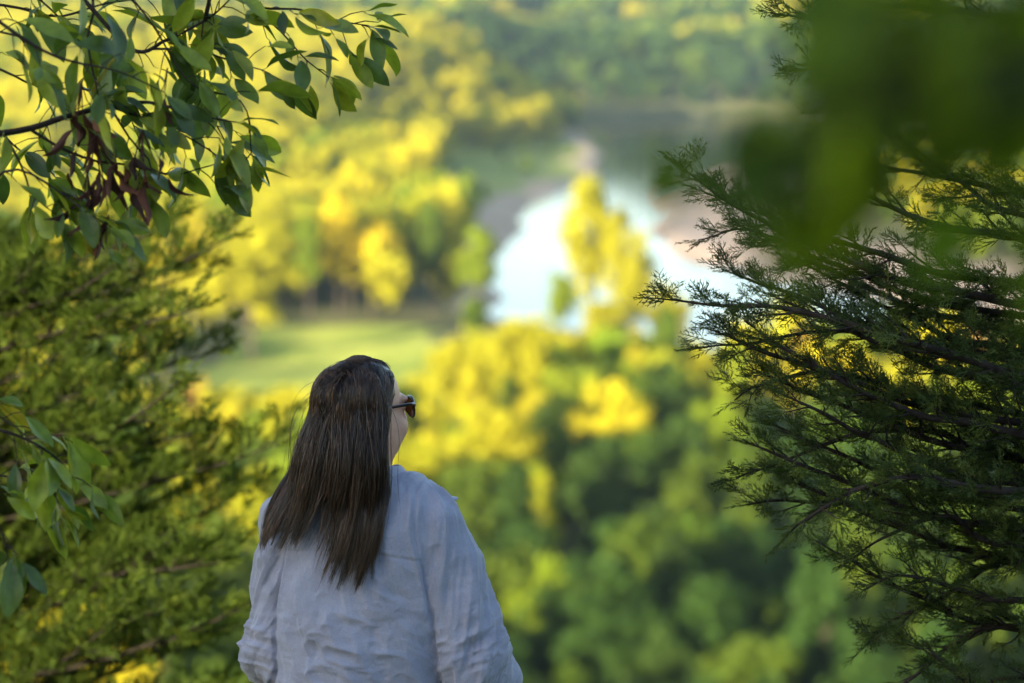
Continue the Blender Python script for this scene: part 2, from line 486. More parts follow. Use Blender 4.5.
# small trees and shrubs on the grassy bank
for x, y in jitter_grid(-36, 30, 620, 1000, 17, 3):
    if poly_sd(np.array([[x, y]]), RIVER)[0] > 9 and g.random() < .4: cand.append((x, y, g.uniform(.2, .42), pick(['light green', 'mid green'], [.6, .4]), 'grassy left bank', 0))
special = [  # x, y, scale, colour, proto, name label
    (-43.5, 400, (1.65, 1.65, 1.42), 'yellow green', 1, 'large round yellow green tree standing alone at the left edge of the meadow'),
    (13.6, 404, (1.15, 1.15, 1.82), 'yellow green', 2, 'tallest slender yellow green tree standing in front of the white river'),
    (19.5, 399, (1.0, 1.0, 1.25), 'yellow green', 4, 'second tall yellow green tree, just right of the tallest one before the river'),
    (-6.5, 452, (1.4, 1.4, 1.0), 'light green', 3, 'pale slender tree on the near bank left of the white river'),
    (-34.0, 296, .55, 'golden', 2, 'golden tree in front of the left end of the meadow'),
    (1.0, 300, 1.12, 'yellow green', 4, 'bright yellow green tree rising right of the sunglasses of the woman'),
    (-7.0, 305, 1.0, 'yellow green', 5, 'bright yellow green tree in front of the right end of the meadow'),
    (15.5, 388, (1.0, 1.0, .95), 'yellow green', 9, 'low bushy yellow green tree at the foot of the tallest tree by the river'),
    (25.5, 393, .82, 'yellow green', 7, 'small round yellow green tree at the right end of the row before the river'),
    (8.6, 410, (.62, .62, .78), 'light green', 5, 'small light green tree at the left foot of the tallest tree by the river'),
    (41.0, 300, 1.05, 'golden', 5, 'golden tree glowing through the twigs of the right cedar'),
    (50.5, 292, 1.0, 'yellow green', 8, 'yellow green tree behind the right part of the right cedar'),
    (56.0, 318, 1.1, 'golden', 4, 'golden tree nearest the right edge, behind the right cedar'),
    (33.5, 322, .9, 'yellow green', 2, 'yellow green tree just left of the golden one behind the right cedar'),
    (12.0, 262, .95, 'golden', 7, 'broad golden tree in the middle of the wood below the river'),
]
def sd1(x, y): return min(math.hypot(x - s[0], y - s[1]) for s in special)
cand = [c for c in cand if sd1(c[0], c[1]) > 6.5]
hz = height(np.array([c[0] for c in cand]), np.array([c[1] for c in cand]))
# the nearest / largest-looking stand as trees of their own, the rest reads as one mass
def vis(c):
    x, y, s = c[:3]
    inside = abs(x) < 0.214 * y + 5 * s
    ground = 2.6 + 30 * math.exp(-(y - 9) / 75)
    top = (62 - ground - 16 * s) / y < math.tan(R(16.2))
    # behind the woman or the near cedar foliage nothing shows
    return inside and top
order = sorted(range(len(cand)), key=lambda i: -(cand[i][2] / cand[i][1]) * (1 if vis(cand[i]) else 0))
NIND = 285
ind = set(i for i in order[:NIND] if vis(cand[i]))
def make_tree(x, y, z, s, colour, pk, rz, label, group, name='broadleaf_tree', cat='tree'):
    cm, tm = protos[pk][:2]
    t = thing(name, label, cat, (x, y, z - 0.1), group, rz); t.scale = (s, s, s) if np.isscalar(s) else tuple(s)
    c = obj('crown', cm, t); c.color = (*colour, 1)
    obj('trunk', tm, t)
    return t
def shade(c, g):
    b = np.array(COLS[c]) * g.uniform(0.85, 1.15) * np.array([g.uniform(.9, 1.1), 1, 1]); return tuple(b)
rest = Acc()
RT = [crown_points(5.4, 11.5, 34, 620, 0.85, 300 + k)[:2] for k in range(6)]
keys = list(COLS)
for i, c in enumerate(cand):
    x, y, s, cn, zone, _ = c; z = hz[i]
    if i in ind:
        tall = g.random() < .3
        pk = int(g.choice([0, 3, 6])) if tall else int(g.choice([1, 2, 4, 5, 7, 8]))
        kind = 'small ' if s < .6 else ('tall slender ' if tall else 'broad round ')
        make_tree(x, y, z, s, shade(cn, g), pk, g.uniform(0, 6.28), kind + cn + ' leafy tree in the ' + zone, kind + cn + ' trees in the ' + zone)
    else:
        if not vis(c) and y < 110: continue
        v, f = RT[g.integers(6)]
        a = g.uniform(0, 6.28); ca, sa = math.cos(a), math.sin(a)
        s2 = s * np.array([1, 1, g.uniform(1, 1.35)])
        w = v * s2; w = np.stack([w[:, 0] * ca - w[:, 1] * sa, w[:, 0] * sa + w[:, 1] * ca, w[:, 2]], -1) + (x, y, z + 2.2 * s)
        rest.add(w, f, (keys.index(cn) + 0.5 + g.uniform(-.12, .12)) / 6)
for x, y, s, cn, pk, lab in special:
    make_tree(x, y, float(height(np.array([x]), np.array([y]))[0]), s, COLS[cn], pk, 1.0 + x, lab, None)
TINT = []
for k, kn in enumerate(keys): TINT.append(((k + 0.5) / 6, COLS[kn]))
FL = foliage_mat('forest_leaves', tint=TINT, trans=0.35, spec=0.06, noise_scale=0.3, var=0.3)
o = obj('forest', rest.build('forest', FL)); o['kind'] = 'stuff'; o['label'] = 'sunlit yellow green forest climbing the left bank of the river'; o['category'] = 'forest'
print('trees individual', len(ind), 'mass', len(cand) - len(ind))
# far hills across the river
far = Acc()
FT = [crown_points(7.0, 12, 14, 110, 2.1, 400 + k)[:2] for k in range(6)]
P = jitter_grid(-620, 620, 1318, 2760, 14.5, 4)
P = P[(np.abs(P[:, 0]) < 0.235 * P[:, 1] + 20)]
hz2 = height(P[:, 0], P[:, 1])
cl = fbm(np.stack([P[:, 0] / 110, P[:, 1] / 110, P[:, 0] * 0], -1), 3, 77)
for (x, y), z, q in zip(P, hz2, cl):
    v, f = FT[g.integers(6)]
    a = g.uniform(0, 6.28); ca, sa = math.cos(a), math.sin(a); s = g.uniform(.85, 1.3)
    w = v * s; w = np.stack([w[:, 0] * ca - w[:, 1] * sa, w[:, 0] * sa + w[:, 1] * ca, w[:, 2]], -1) + (x, y, z + 2 * s)
    if y < 1500 or y > 1850: cn = pick(['dark green', 'mid green', 'light green'], [.62, .35, .03])  # ridge shadow at the foot and sunlit bench are put into tree colours
    elif q > 0.05: cn = pick(['yellow green', 'golden', 'light green'], [.5, .3, .2])
    else: cn = pick(['light green', 'mid green', 'dark green', 'yellow green'], [.12, .45, .38, .05])
    far.add(w, f, (keys.index(cn) + 0.5) / 6)
o = obj('far_forest', far.build('far_forest', FL)); o['kind'] = 'stuff'; o['label'] = 'hazy blue green forest covering the hills across the river'; o['category'] = 'forest'
# line of trees on the gravel bar's far side and right bank (behind the cedar)
rb = Acc()
P = jitter_grid(100, 330, 470, 930, 11, 6); rd = poly_sd(P, RIVER)
P = P[(rd > 42)]
for x, y in P:
    if abs(x) > .235 * y + 15: continue
    v, f = RT[g.integers(6)]; s = g.uniform(.8, 1.2)
    rb.add(v * s + (x, y, 2.5 + 3.5 * s), f, (keys.index(pick(['mid green', 'light green', 'yellow green'], [.4, .3, .3])) + .5) / 6)
if rb.v:
    o = obj('riverside_forest', rb.build('riverside_forest', FL)); o['kind'] = 'stuff'; o['label'] = 'green forest behind the gravel bar on the right'; o['category'] = 'forest'
# unseen trees added on the bluff behind the photographer to shade the overlook
S0 = np.array([-0.669, -0.743]); S1 = np.array([0.743, -0.669])   # towards the sun, and across
BACK = [tuple(S0 * t + S1 * p) + (q,) for t, p, q in [(12, -3.0, .52), (17, 0.2, .92), (24, 0.9, 1.0), (31, 0.4, 1.0), (18, 8.5, .95), (27, 9, 1.05), (36, 4, 1.1), (21, 17, 1.0), (33, 18, 1.1), (45, 1.5, 1.1), (47, 12, 1.15), (24, 27, 1.0), (50, 24, 1.15), (38, 34, 1.1)]]
for i, (x, y, s) in enumerate(BACK):
    make_tree(x, y, float(height(np.array([x]), np.array([y]))[0]), s, COLS['mid green'], 9 if i < 10 else [1, 2, 4, 5, 7, 8][i % 6], i * 1.3,
              'unseen broad green tree added behind the viewpoint to cast shade', 'unseen trees added behind the viewpoint for shade')
# ================================================================ the woman
PO = np.array([-0.335, 5.42, 59.55])
YAW_T = R(-16)      # body turned a little to the right
YAW_H = R(-49)      # head turned further
HC = np.array([0.003, 0.012, 1.530])   # head centre in the person's frame (untwisted)
def rotz(p, a):
    c, s = math.cos(a), math.sin(a); return np.stack([p[:, 0] * c - p[:, 1] * s, p[:, 0] * s + p[:, 1] * c, p[:, 2]], -1)
def to_body(p): return rotz(p, -YAW_T)
def from_body(p): return rotz(np.atleast_2d(np.asarray(p, float)), YAW_T)
def to_head(p): return rotz(p - HC, -YAW_H)
def from_head(p): return rotz(np.atleast_2d(np.asarray(p, float)), YAW_H) + HC
woman = thing('person', 'woman with long brown hair, sunglasses and pale blue shirt, seen from behind, facing the river', 'person', PO)

# arm joints in the body frame
ARM = {1: [(0.160, 0.0, 1.268), (0.262, -0.01, 0.972), (0.290, 0.17, 0.835)], -1: [(-0.165, 0.0, 1.262), (-0.216, -0.01, 0.955), (-0.205, 0.13, 0.77)]}
def head_sdf(q):
    d = ell(q, (0, -0.012, 0.028), (0.073, 0.093, 0.088))
    d = smin(d, ell(q, (0, 0.022, -0.045), (0.060, 0.066, 0.074)), 0.035)
    d = smin(d, ell(q, (0, 0.058, -0.092), (0.026, 0.026, 0.022)), 0.03)       # chin
    for s in (1, -1):
        d = smin(d, ell(q, (s * 0.042, 0.052, -0.040), (0.026, 0.028, 0.030)), 0.025)  # cheek
        d = smin(d, ell(q, (s * 0.050, 0.005, -0.072), (0.020, 0.040, 0.028)), 0.03)
        d = smin(d, ell(q, (s * 0.024, 0.080, 0.022), (0.026, 0.012, 0.009)), 0.012)  # brow
        d = -smin(-d, ell(q, (s * 0.031, 0.094, 0.002), (0.017, 0.014, 0.011)), 0.01)  # eye socket
        d = smin(d, ell(q, (s * 0.031, 0.076, 0.002), (0.0125, 0.0125, 0.0125)), 0.003)  # eye
        d = smin(d, ell(q, (s * 0.074, -0.006, -0.010), (0.008, 0.018, 0.030)), 0.006)  # ear
        d = smin(d, ell(q, (s * 0.011, 0.094, -0.036), (0.009, 0.011, 0.008)), 0.008)
    d = smin(d, cone(q, (0, 0.085, 0.010), (0, 0.106, -0.032), 0.008, 0.0105), 0.012)   # nose
    d = smin(d, ell(q, (0, 0.082, -0.058), (0.022, 0.014, 0.0055)), 0.005)
    d = smin(d, ell(q, (0, 0.080, -0.069), (0.019, 0.014, 0.0065)), 0.005)
    return d
def hand_sdf(p, s):
    w = np.array(ARM[s][2]); e = np.array(ARM[s][1]); ax = unit(w - e)
    up = unit(np.cross(ax, (1, 0, 0)) * np.array([1, 1, 1])); side = np.cross(up, ax)   # palm faces inwards
    if up[2] < 0: up = -up
    pc = w + ax * 0.055
    d = cone(p, w - ax * 0.02, w + ax * 0.02, 0.026, 0.024)
    for k in range(4):
        off = up * (0.030 - 0.020 * k)
        d = smin(d, cone(p, w + ax * 0.015 + off * 0.5, w + ax * 0.085 + off, 0.014, 0.0115), 0.012)
    ln = [0.068, 0.078, 0.072, 0.056]; inw = np.array([-s, 0, 0.0])
    for k in range(4):
        off = up * (0.030 - 0.020 * k); a = w + ax * 0.085 + off
        b = a + (ax * 0.9 + inw * 0.35) * ln[k] * 0.42; c = b + (ax * 0.55 + inw * 0.8) * ln[k] * 0.32; e2 = c + (ax * 0.2 + inw * 0.95) * ln[k] * 0.26
        f = smin(cone(p, a, b, 0.0095, 0.0088), cone(p, b, c, 0.0088, 0.0080), 0.003); f = smin(f, cone(p, c, e2, 0.0080, 0.0070), 0.003)
        d = smin(d, f, 0.004)
    a = w + ax * 0.025 + up * 0.022; b = a + unit(ax * 0.7 + up * 0.75 + inw * .3) * 0.04; c = b + unit(ax + up * 0.25 + inw * .5) * 0.032
    return smin(d, smin(cone(p, a, b, 0.0125, 0.010), cone(p, b, c, 0.010, 0.008), 0.004), 0.008)
def body_sdf(pw):
    d = head_sdf(to_head(pw))
    p = to_body(pw)
    d = smin(d, cone(pw, (0.0, -0.012, 1.36), (0.010, 0.000, 1.49), 0.058, 0.052), 0.03)
    t = smin(cone(p, (-0.13, 0, 1.275), (0.13, 0, 1.275), 0.062, 0.062), cone(p, (-0.05, -0.005, 1.33), (0.05, -0.005, 1.33), 0.055, 0.055), 0.07)
    t = smin(t, cone(p, (0, 0, 1.17), (0, 0.0, 1.05), 0.165, 0.165, (1, 1.42, 1)), 0.08)
    t = smin(t, cone(p, (0, 0, 1.05), (0, 0.0, 0.92), 0.165, 0.185, (1, 1.30, 1)), 0.06)
    for s in (1, -1):
        t = smin(t, ell(p, (s * 0.085, 0.10, 1.19), (0.075, 0.075, 0.075)), 0.04)
        a = ARM[s]
        m = smin(cone(p, a[0], a[1], 0.058, 0.046), cone(p, a[1], a[2], 0.045, 0.027), 0.02)
        t = smin(t, m, 0.025)
        t = smin(t, hand_sdf(p, s), 0.006)
        l = smin(cone(p, (s * 0.095, 0, 0.88), (s * 0.105, 0.01, 0.48), 0.098, 0.060), cone(p, (s * 0.105, 0.01, 0.48), (s * 0.11, -0.01, 0.08), 0.058, 0.038), 0.03)
        l = smin(l, cone(p, (s * 0.11, -0.02, 0.045), (s * 0.125, 0.14, 0.03), 0.036, 0.026), 0.03)
        t = smin(t, l, 0.04)
    return smin(d, t, 0.03)

m, nt, out = mat('skin')
p_ = N(nt, 'ShaderNodeBsdfPrincipled', i_Roughness=0.48)
c_ = ramp(nt, noise_node(nt, 22, 4), [(0.35, (0.50, 0.27, 0.19)), (0.7, (0.60, 0.36, 0.27))])
nt.links.new(c_, p_.inputs['Base Color']); p_.inputs['Subsurface Weight'].default_value = 0.15; p_.inputs['Subsurface Radius'].default_value = (0.01, 0.004, 0.002)
b_ = N(nt, 'ShaderNodeBump', i_Strength=0.15, i_Distance=0.001); nt.links.new(noise_node(nt, 400, 2), b_.inputs['Height']); nt.links.new(b_.outputs[0], p_.inputs['Normal'])
nt.links.new(p_.outputs[0], out.inputs['Surface']); SKIN = m
Vb, Fb = surface_nets(body_sdf, (-0.40, -0.32, -0.01), (0.46, 0.46, 1.69), 0.0045)
Vb = smooth_verts(Vb, Fb, 1, 0.4)
obj('body', new_mesh('body', Vb, Fb, SKIN, True), woman)

# ---- shirt: loose cloth over torso and arms
def sleeve(p, s, grow=0.0):
    a = ARM[s]; e = np.array(a[1]); w = np.array(a[2])
    c = e + (w - e) * 0.62
    m = smin(cone(p, a[0], e, 0.080 + grow, 0.078 + grow), cone(p, e, c, 0.070 + grow, 0.056 + grow), 0.03)
    return m
def shirt_core(pw):
    p = to_body(pw)
    t = cone(p, (-0.125, -0.005, 1.268), (0.125, -0.005, 1.268), 0.078, 0.078)
    t = smin(t, cone(p, (-0.055, -0.01, 1.330), (0.055, -0.01, 1.330), 0.060, 0.060), 0.10)
    t = smin(t, cone(p, (0, -0.005, 1.18), (0, -0.005, 1.05), 0.188, 0.195, (1, 1.34, 1)), 0.07)
    t = smin(t, cone(p, (0, 0, 1.05), (0, 0.0, 0.80), 0.195, 0.222, (1, 1.24, 1)), 0.06)
    for s in (1, -1): t = smin(t, ell(p, (s * 0.085, 0.10, 1.18), (0.088, 0.085, 0.09)), 0.05)
    return t
def shirt_sdf(pw):
    p = to_body(pw)
    t = shirt_core(pw)
    for s in (1, -1):
        t = smin(t, sleeve(p, s), 0.022)
    t = np.maximum(t, 0.79 - p[:, 2])                         # hem
    for s in (1, -1):                                           # open sleeve ends
        e = np.array(ARM[s][1]); w = np.array(ARM[s][2]); ax = unit(w - e); c = e + (w - e) * 0.58
        far_ = ((p - c) @ ax); nearhand = np.linalg.norm(p - w, axis=1) < 0.17
        t = np.where(nearhand, np.maximum(t, far_), t)
    # neck opening
    nk = cone(pw, (0.004, 0.02, 1.34), (0.016, 0.02, 1.62), 0.062, 0.066)
    t = np.maximum(t, np.where(pw[:, 2] > 1.36, -nk, -0.02))
    t = np.maximum(t, pw[:, 2] - 1.412)
    return t
Vs, Fs = surface_nets(shirt_sdf, (-0.42, -0.32, 0.77), (0.47, 0.38, 1.46), 0.0033)
Vs = smooth_verts(Vs, Fs, 2, 0.5)
nrm = vnormals(Vs, Fs)
def cloth_folds(V):
    p = to_body(V)
    d = np.zeros(len(V))
    dr = sleeve(p, 1) ; dl = sleeve(p, -1); dc = shirt_core(V)
    # how much a point belongs to a sleeve
    wr = sstep(0.02, -0.01, dr - dc) * (p[:, 0] > 0.1); wl = sstep(0.02, -0.01, dl - dc) * (p[:, 0] < -0.1)
    wt = 1 - np.clip(wr + wl, 0, 1)
    def ridged(q, seed, oct=3):
        r = 0; a = 1
        for o in range(oct):
            n = noise3(q * 2 ** o, seed + o); r = r + a * (1 - np.abs(n) * 2.2) ; a *= 0.5
        return r
    warp = np.stack([noise3(p * 5, 21), noise3(p * 5, 22), noise3(p * 5, 23)], -1)
    # back: long shallow near-horizontal creases below the shoulder blades, slightly sagging
    q = p + 0.045 * warp
    sag = q[:, 2] + 0.22 * q[:, 0] ** 2 / 0.2 + 0.18 * q[:, 0]
    low = sstep(1.28, 1.12, p[:, 2])
    b = ridged(np.stack([q[:, 0] * 4.2, q[:, 1] * 3, sag * 15], -1) + warp * 0.7, 31) * 0.0085 * (0.15 + 0.85 * low) * (0.35 + 0.65 * sstep(-0.3, 0.5, noise3(p * 6, 35)))
    b += fbm(np.stack([q[:, 0] * 7, q[:, 1] * 5, q[:, 2] * 5], -1), 3, 41) * 0.012
    b += ridged(np.stack([q[:, 0] * 22 + q[:, 2] * 9, q[:, 1] * 8, q[:, 2] * 5], -1), 51) * 0.0034 * (1 - low * .4)
    # drag line from right armhole down the side
    d += wt * b
    # sleeves: twisting long folds down the arm with crumples at the elbow
    for s, w_ in ((1, wr), (-1, wl)):
        a0 = np.array(ARM[s][0]); e = np.array(ARM[s][1]); ax = unit(e - a0); h = (p - a0) @ ax
        u = unit(np.cross(ax, (0, 1, 0))); v = np.cross(ax, u); ang = np.arctan2((p - a0) @ u, (p - a0) @ v)
        ca, sa = np.cos(ang + h * 5), np.sin(ang + h * 5)
        f = ridged(np.stack([ca * 1.9, sa * 1.9, h * 5.5], -1) + warp * 0.35, 61 + s) * 0.0072
        el = np.exp(-((h - 0.29) / 0.09) ** 2)
        f += ridged(np.stack([ca * 0.8, sa * 0.8, h * 22], -1) + warp * 0.5, 71 + s) * 0.0060 * (0.2 + el)
        f += fbm(np.stack([ca, sa, h * 8], -1), 2, 81 + s) * 0.009
        d += w_ * f
        # armhole seam: a stitched valley with a slight roll beside it
        ring = (p[:, 0] * s - 0.140 - 0.16 * (1.33 - p[:, 2]) ) 
        m_ = (p[:, 2] > 1.08) * (p[:, 0] * s > 0.08)
        d += m_ * (-0.0045 * np.exp(-(ring / 0.0038) ** 2) + 0.0022 * np.exp(-((ring + 0.011) / 0.005) ** 2))
        # crease where sleeve and back meet
        gap = np.abs(dr - dc) if s > 0 else np.abs(dl - dc)
        d -= 0.0075 * np.exp(-(gap / 0.009) ** 2) * (p[:, 0] * s > 0.1) * sstep(1.17, 1.07, p[:, 2])
    # yoke seam across the back + waist casing seam
    yo = p[:, 2] - (1.225 + 0.012 * np.cos(p[:, 0] * 16)); back = (p[:, 1] < 0.02) * wt
    d += back * (-0.0022 * 0.8 * np.exp(-(yo / 0.0030) ** 2) + 0.001 * np.exp(-((yo - 0.008) / 0.004) ** 2))
    wa = p[:, 2] - (0.905 + 0.01 * noise3(p * 6, 91))
    d += wt * (-0.005 * np.exp(-(wa / 0.004) ** 2) + 0.003 * np.exp(-((wa + 0.012) / 0.006) ** 2))
    wb = wa + 0.03
    d += wt * (-0.004 * np.exp(-(wb / 0.004) ** 2))
    d += wt * np.exp(-((p[:, 2] - 0.895) / 0.03) ** 2) * noise3(np.stack([p[:, 0] * 60, p[:, 1] * 60, p[:, 2] * 12], -1), 95) * 0.0035
    return d
Vs = Vs + nrm * cloth_folds(Vs)[:, None]
m, nt, out = mat('chambray_cloth')
p_ = N(nt, 'ShaderNodeBsdfPrincipled', i_Roughness=0.85); p_.inputs['Specular IOR Level'].default_value = 0.2
p_.inputs['Sheen Weight'].default_value = 0.25; p_.inputs['Sheen Roughness'].default_value = 0.5
c_ = ramp(nt, noise_node(nt, 14, 5), [(0.3, (0.285, 0.295, 0.385)), (0.7, (0.345, 0.355, 0.450))])
c2_ = ramp(nt, noise_node(nt, 700, 2), [(0.35, (0.86,) * 3), (0.65, (1.1,) * 3)])
nt.links.new(mixc(nt, 1.0, c_, c2_, 'MULTIPLY'), p_.inputs['Base Color'])
b_ = N(nt, 'ShaderNodeBump', i_Strength=0.8, i_Distance=0.006); nt.links.new(noise_node(nt, 38, 6, 0.65), b_.inputs['Height'])
b2 = N(nt, 'ShaderNodeBump', i_Strength=0.4, i_Distance=0.0008); nt.links.new(noise_node(nt, 900, 2), b2.inputs['Height']); nt.links.new(b_.outputs[0], b2.inputs['Normal'])
nt.links.new(b2.outputs[0], p_.inputs['Normal']); nt.links.new(p_.outputs[0], out.inputs['Surface']); SHIRT = m
shirt = obj('shirt', new_mesh('shirt', Vs, Fs, SHIRT, True), woman)

# collar: a folded band round the neck, open in front, one point lifting over the right shoulder
def collar_sheet(nu=64, nv=14, th=0.0022):
    u = np.linspace(0, 1, nu); v = np.linspace(0, 1, nv)
    U, Vv = np.meshgrid(u, v, indexing='ij')
    a = R(-160) + U * R(320)      # 0 = back of the neck
    prof_r = np.interp(Vv, [0, .38, .5, 1], [0.066, 0.070, 0.077, 0.102]); prof_z = np.interp(Vv, [0, .38, .5, 1], [0, 0.030, 0.031, -0.012])
    prof_z = prof_z - (Vv ** 2) * 0.014 * np.abs(np.sin(a))
    prof_r = prof_r + Vv ** 2 * 0.012 * np.abs(np.sin(a)) + 0.002 * np.sin(a * 5 + 1)
    tip = sstep(0.86, 1.0, np.abs(U * 2 - 1)) * Vv ** 1.5
    x = np.sin(a) * prof_r * 1.06; y = -np.cos(a) * prof_r; z = 1.388 + prof_z - 0.012 * (1 - np.cos(a)) + 0.0
    x = x + tip * 0.02 * np.sign(np.sin(a)); y = y - 0.0; z = z - tip * 0.030
    P = np.stack([x, y + 0.005, z], -1)
    return P
def thick_sheet(P, th):
    nu, nv = P.shape[:2]
    du = np.gradient(P, axis=0); dv = np.gradient(P, axis=1); n = unit(np.cross(du, dv))
    A = (P + n * th / 2).reshape(-1, 3); B = (P - n * th / 2).reshape(-1, 3)
    i, j = np.meshgrid(np.arange(nu - 1), np.arange(nv - 1), indexing='ij'); q = np.stack([i * nv + j, (i + 1) * nv + j, (i + 1) * nv + j + 1, i * nv + j + 1], -1).reshape(-1, 4)
    o_ = nu * nv; rim = []
    bd = [(k, 0) for k in range(nu)] + [(nu - 1, k) for k in range(1, nv)] + [(k, nv - 1) for k in range(nu - 2, -1, -1)] + [(0, k) for k in range(nv - 2, 0, -1)]
    ids = [a * nv + b for a, b in bd]
    for k in range(len(ids)): a, b = ids[k], ids[(k + 1) % len(ids)]; rim.append((b, a, a + o_, b + o_))
    return np.concatenate([A, B]), np.concatenate([q, q[:, ::-1] + o_, np.array(rim)])
v, f = thick_sheet(collar_sheet(), 0.003)
v = v @ np.eye(3)
obj('collar', new_mesh('collar', from_body(v), f, SHIRT, True), shirt)
# shoulder tab standing off the front of the right shoulder
uu, vv = np.meshgrid(np.linspace(0, 1, 12), np.linspace(-1, 1, 6), indexing='ij')
tipw = 0.014 * (1 - 0.6 * np.clip((uu - .8) / .2, 0, 1) ** 2)
T = np.stack([0.142 + uu * 0.062, 0.050 + vv * tipw * 1.5, 1.334 - 0.012 * uu + 0.004 * uu ** 3], -1)
v, f = thick_sheet(T, 0.0035)
obj('shoulder_tab', new_mesh('shoulder_tab', from_body(v), f, SHIRT, True), shirt)
# rolled cuffs with a button tab
for s in (1, -1):
    e = np.array(ARM[s][1]); w_ = np.array(ARM[s][2]); ax = unit(w_ - e); c0 = e + (w_ - e) * 0.50
    u_ = unit(np.cross(ax, (1, 0, 0))); v_ = np.cross(ax, u_)
    a_ = np.linspace(0, 2 * np.pi, 40, endpoint=False)
    prof = [(-0.004, 0.052), (-0.002, 0.064), (0.008, 0.068), (0.022, 0.067), (0.034, 0.064), (0.038, 0.058), (0.034, 0.050), (0.012, 0.049)]
    vv_, ff_ = [], []
    for (h_, r_) in prof:
        rr = r_ * (1 + 0.03 * np.sin(a_ * 3 + h_ * 60) + 0.02 * np.sin(a_ * 7 + h_ * 30))
        vv_.append(c0 + ax * h_ + rr[:, None] * (np.cos(a_)[:, None] * u_ + np.sin(a_)[:, None] * v_))
    n_ = len(prof)
    for k in range(n_):
        for j in range(40): ff_.append((k * 40 + j, k * 40 + (j + 1) % 40, ((k + 1) % n_) * 40 + (j + 1) % 40, ((k + 1) % n_) * 40 + j))
    cf = obj('cuff', new_mesh('cuff', from_body(np.concatenate(vv_)), ff_, SHIRT, True), shirt)
    an = R(200 if s > 0 else 160); dirr = math.cos(an) * u_ + math.sin(an) * v_
    bt = Acc(); cpt = c0 + ax * 0.016 + dirr * 0.069
    tube(bt, [cpt - dirr * 0.001, cpt + dirr * 0.0015, cpt + dirr * 0.003, cpt + dirr * 0.0031], [0.0055, 0.0058, 0.005, 0.0005], 14)
    b0 = bt.build('button', plain_mat('button_brown', (0.05, 0.03, 0.02), rough=0.35), True); b0.transform(__import__('mathutils').Matrix.Rotation(YAW_T, 4, 'Z'))
    obj('button', b0, cf)

# ---- trousers and shoes (below the frame, still there)
def trousers_sdf(pw):
    p = to_body(pw)
    d = cone(p, (0, 0, 0.93), (0, 0, 0.86), 0.178, 0.188, (1, 1.28, 1))
    for s in (1, -1):
        l = smin(cone(p, (s * 0.095, 0, 0.86), (s * 0.105, 0.01, 0.48), 0.112, 0.078), cone(p, (s * 0.105, 0.01, 0.48), (s * 0.11, -0.01, 0.07), 0.076, 0.062), 0.03)
        d = smin(d, l, 0.03)
    return np.maximum(np.maximum(d, p[:, 2] - 0.97), 0.075 - p[:, 2])
Vt, Ft = surface_nets(trousers_sdf, (-0.32, -0.25, 0.05), (0.32, 0.25, 1.0), 0.009)
Vt = Vt + vnormals(Vt, Ft) * (fbm(Vt * 14, 3, 7) * 0.005)[:, None]
obj('trousers', new_mesh('trousers', Vt, Ft, plain_mat('denim', (0.03, 0.045, 0.09), (0.05, 0.07, 0.13), 30, 0.9), True), woman)
for s in (1, -1):
    def shoe_sdf(pw, s=s):
        p = to_body(pw)
        d = smin(cone(p, (s * 0.11, -0.03, 0.055), (s * 0.128, 0.15, 0.042), 0.052, 0.043), cone(p, (s * 0.11, -0.015, 0.06), (s * 0.11, -0.012, 0.11), 0.05, 0.052), 0.02)
        return np.maximum(d, 0.0 - p[:, 2])
    Vh, Fh = surface_nets(shoe_sdf, (-0.26, -0.22, -0.012), (0.30, 0.30, 0.18), 0.007)
    obj('shoe', new_mesh('shoe', Vh, Fh, plain_mat('shoe_leather', (0.10, 0.07, 0.05), (0.14, 0.10, 0.07), 20, 0.6), True), woman)

# ---- sunglasses
def tr_head(me): 
    me.transform(__import__('mathutils').Matrix.Translation(tuple(HC)) @ __import__('mathutils').Matrix.Rotation(YAW_H, 4, 'Z')); return me
GLZ = 0.004
tort, nt, out = mat('dark_tortoiseshell'); p_ = N(nt, 'ShaderNodeBsdfPrincipled', i_Roughness=0.15)
nt.links.new(ramp(nt, noise_node(nt, 60, 3), [(0.45, (0.008, 0.006, 0.006)), (0.75, (0.05, 0.02, 0.008))]), p_.inputs['Base Color']); nt.links.new(p_.outputs[0], out.inputs['Surface'])
lens, nt, out = mat('brown_lens'); p_ = N(nt, 'ShaderNodeBsdfPrincipled', i_Roughness=0.05, i_IOR=1.5); p_.inputs['Base Color'].default_value = (0.10, 0.035, 0.008, 1); p_.inputs['Coat Weight'].default_value = 0.6
tr_ = N(nt, 'ShaderNodeBsdfTransparent'); tr_.inputs[0].default_value = (0.75, 0.38, 0.12, 1)
mx = nt.nodes.new('ShaderNodeMixShader'); mx.inputs[0].default_value = 0.45; nt.links.new(p_.outputs[0], mx.inputs[1]); nt.links.new(tr_.outputs[0], mx.inputs[2]); nt.links.new(mx.outputs[0], out.inputs['Surface'])
sg = Acc()
def lens_pt(s, a, k, off=0.0):
    r = 1.0 + 0.10 * np.cos(2 * a - s * 0.5) 
    x = s * 0.034 + 0.0285 * k * np.cos(a) * r; z = GLZ - 0.004 + 0.0235 * k * np.sin(a) * (1 + .08 * np.cos(a) * s)
    y = 0.108 - 6.5 * (x ** 2) * 0.75 + off - 0.10 * (z - GLZ) 
    return np.stack([x, y + 0 * a, z + 0 * a], -1)
A_ = np.linspace(0, 2 * np.pi, 41)
for s in (1, -1):
    tube(sg, lens_pt(s, A_, 1.0), np.where(np.sin(A_) > 0.2, 0.0040, 0.0027), 8)
tube(sg, [(-0.008, 0.109, GLZ + .006), (0, 0.112, GLZ + 0.009), (0.008, 0.109, GLZ + .006)], [0.0026] * 3, 8)
frame = obj('sunglasses', tr_head(sg.build('sunglasses', tort, True)), woman)
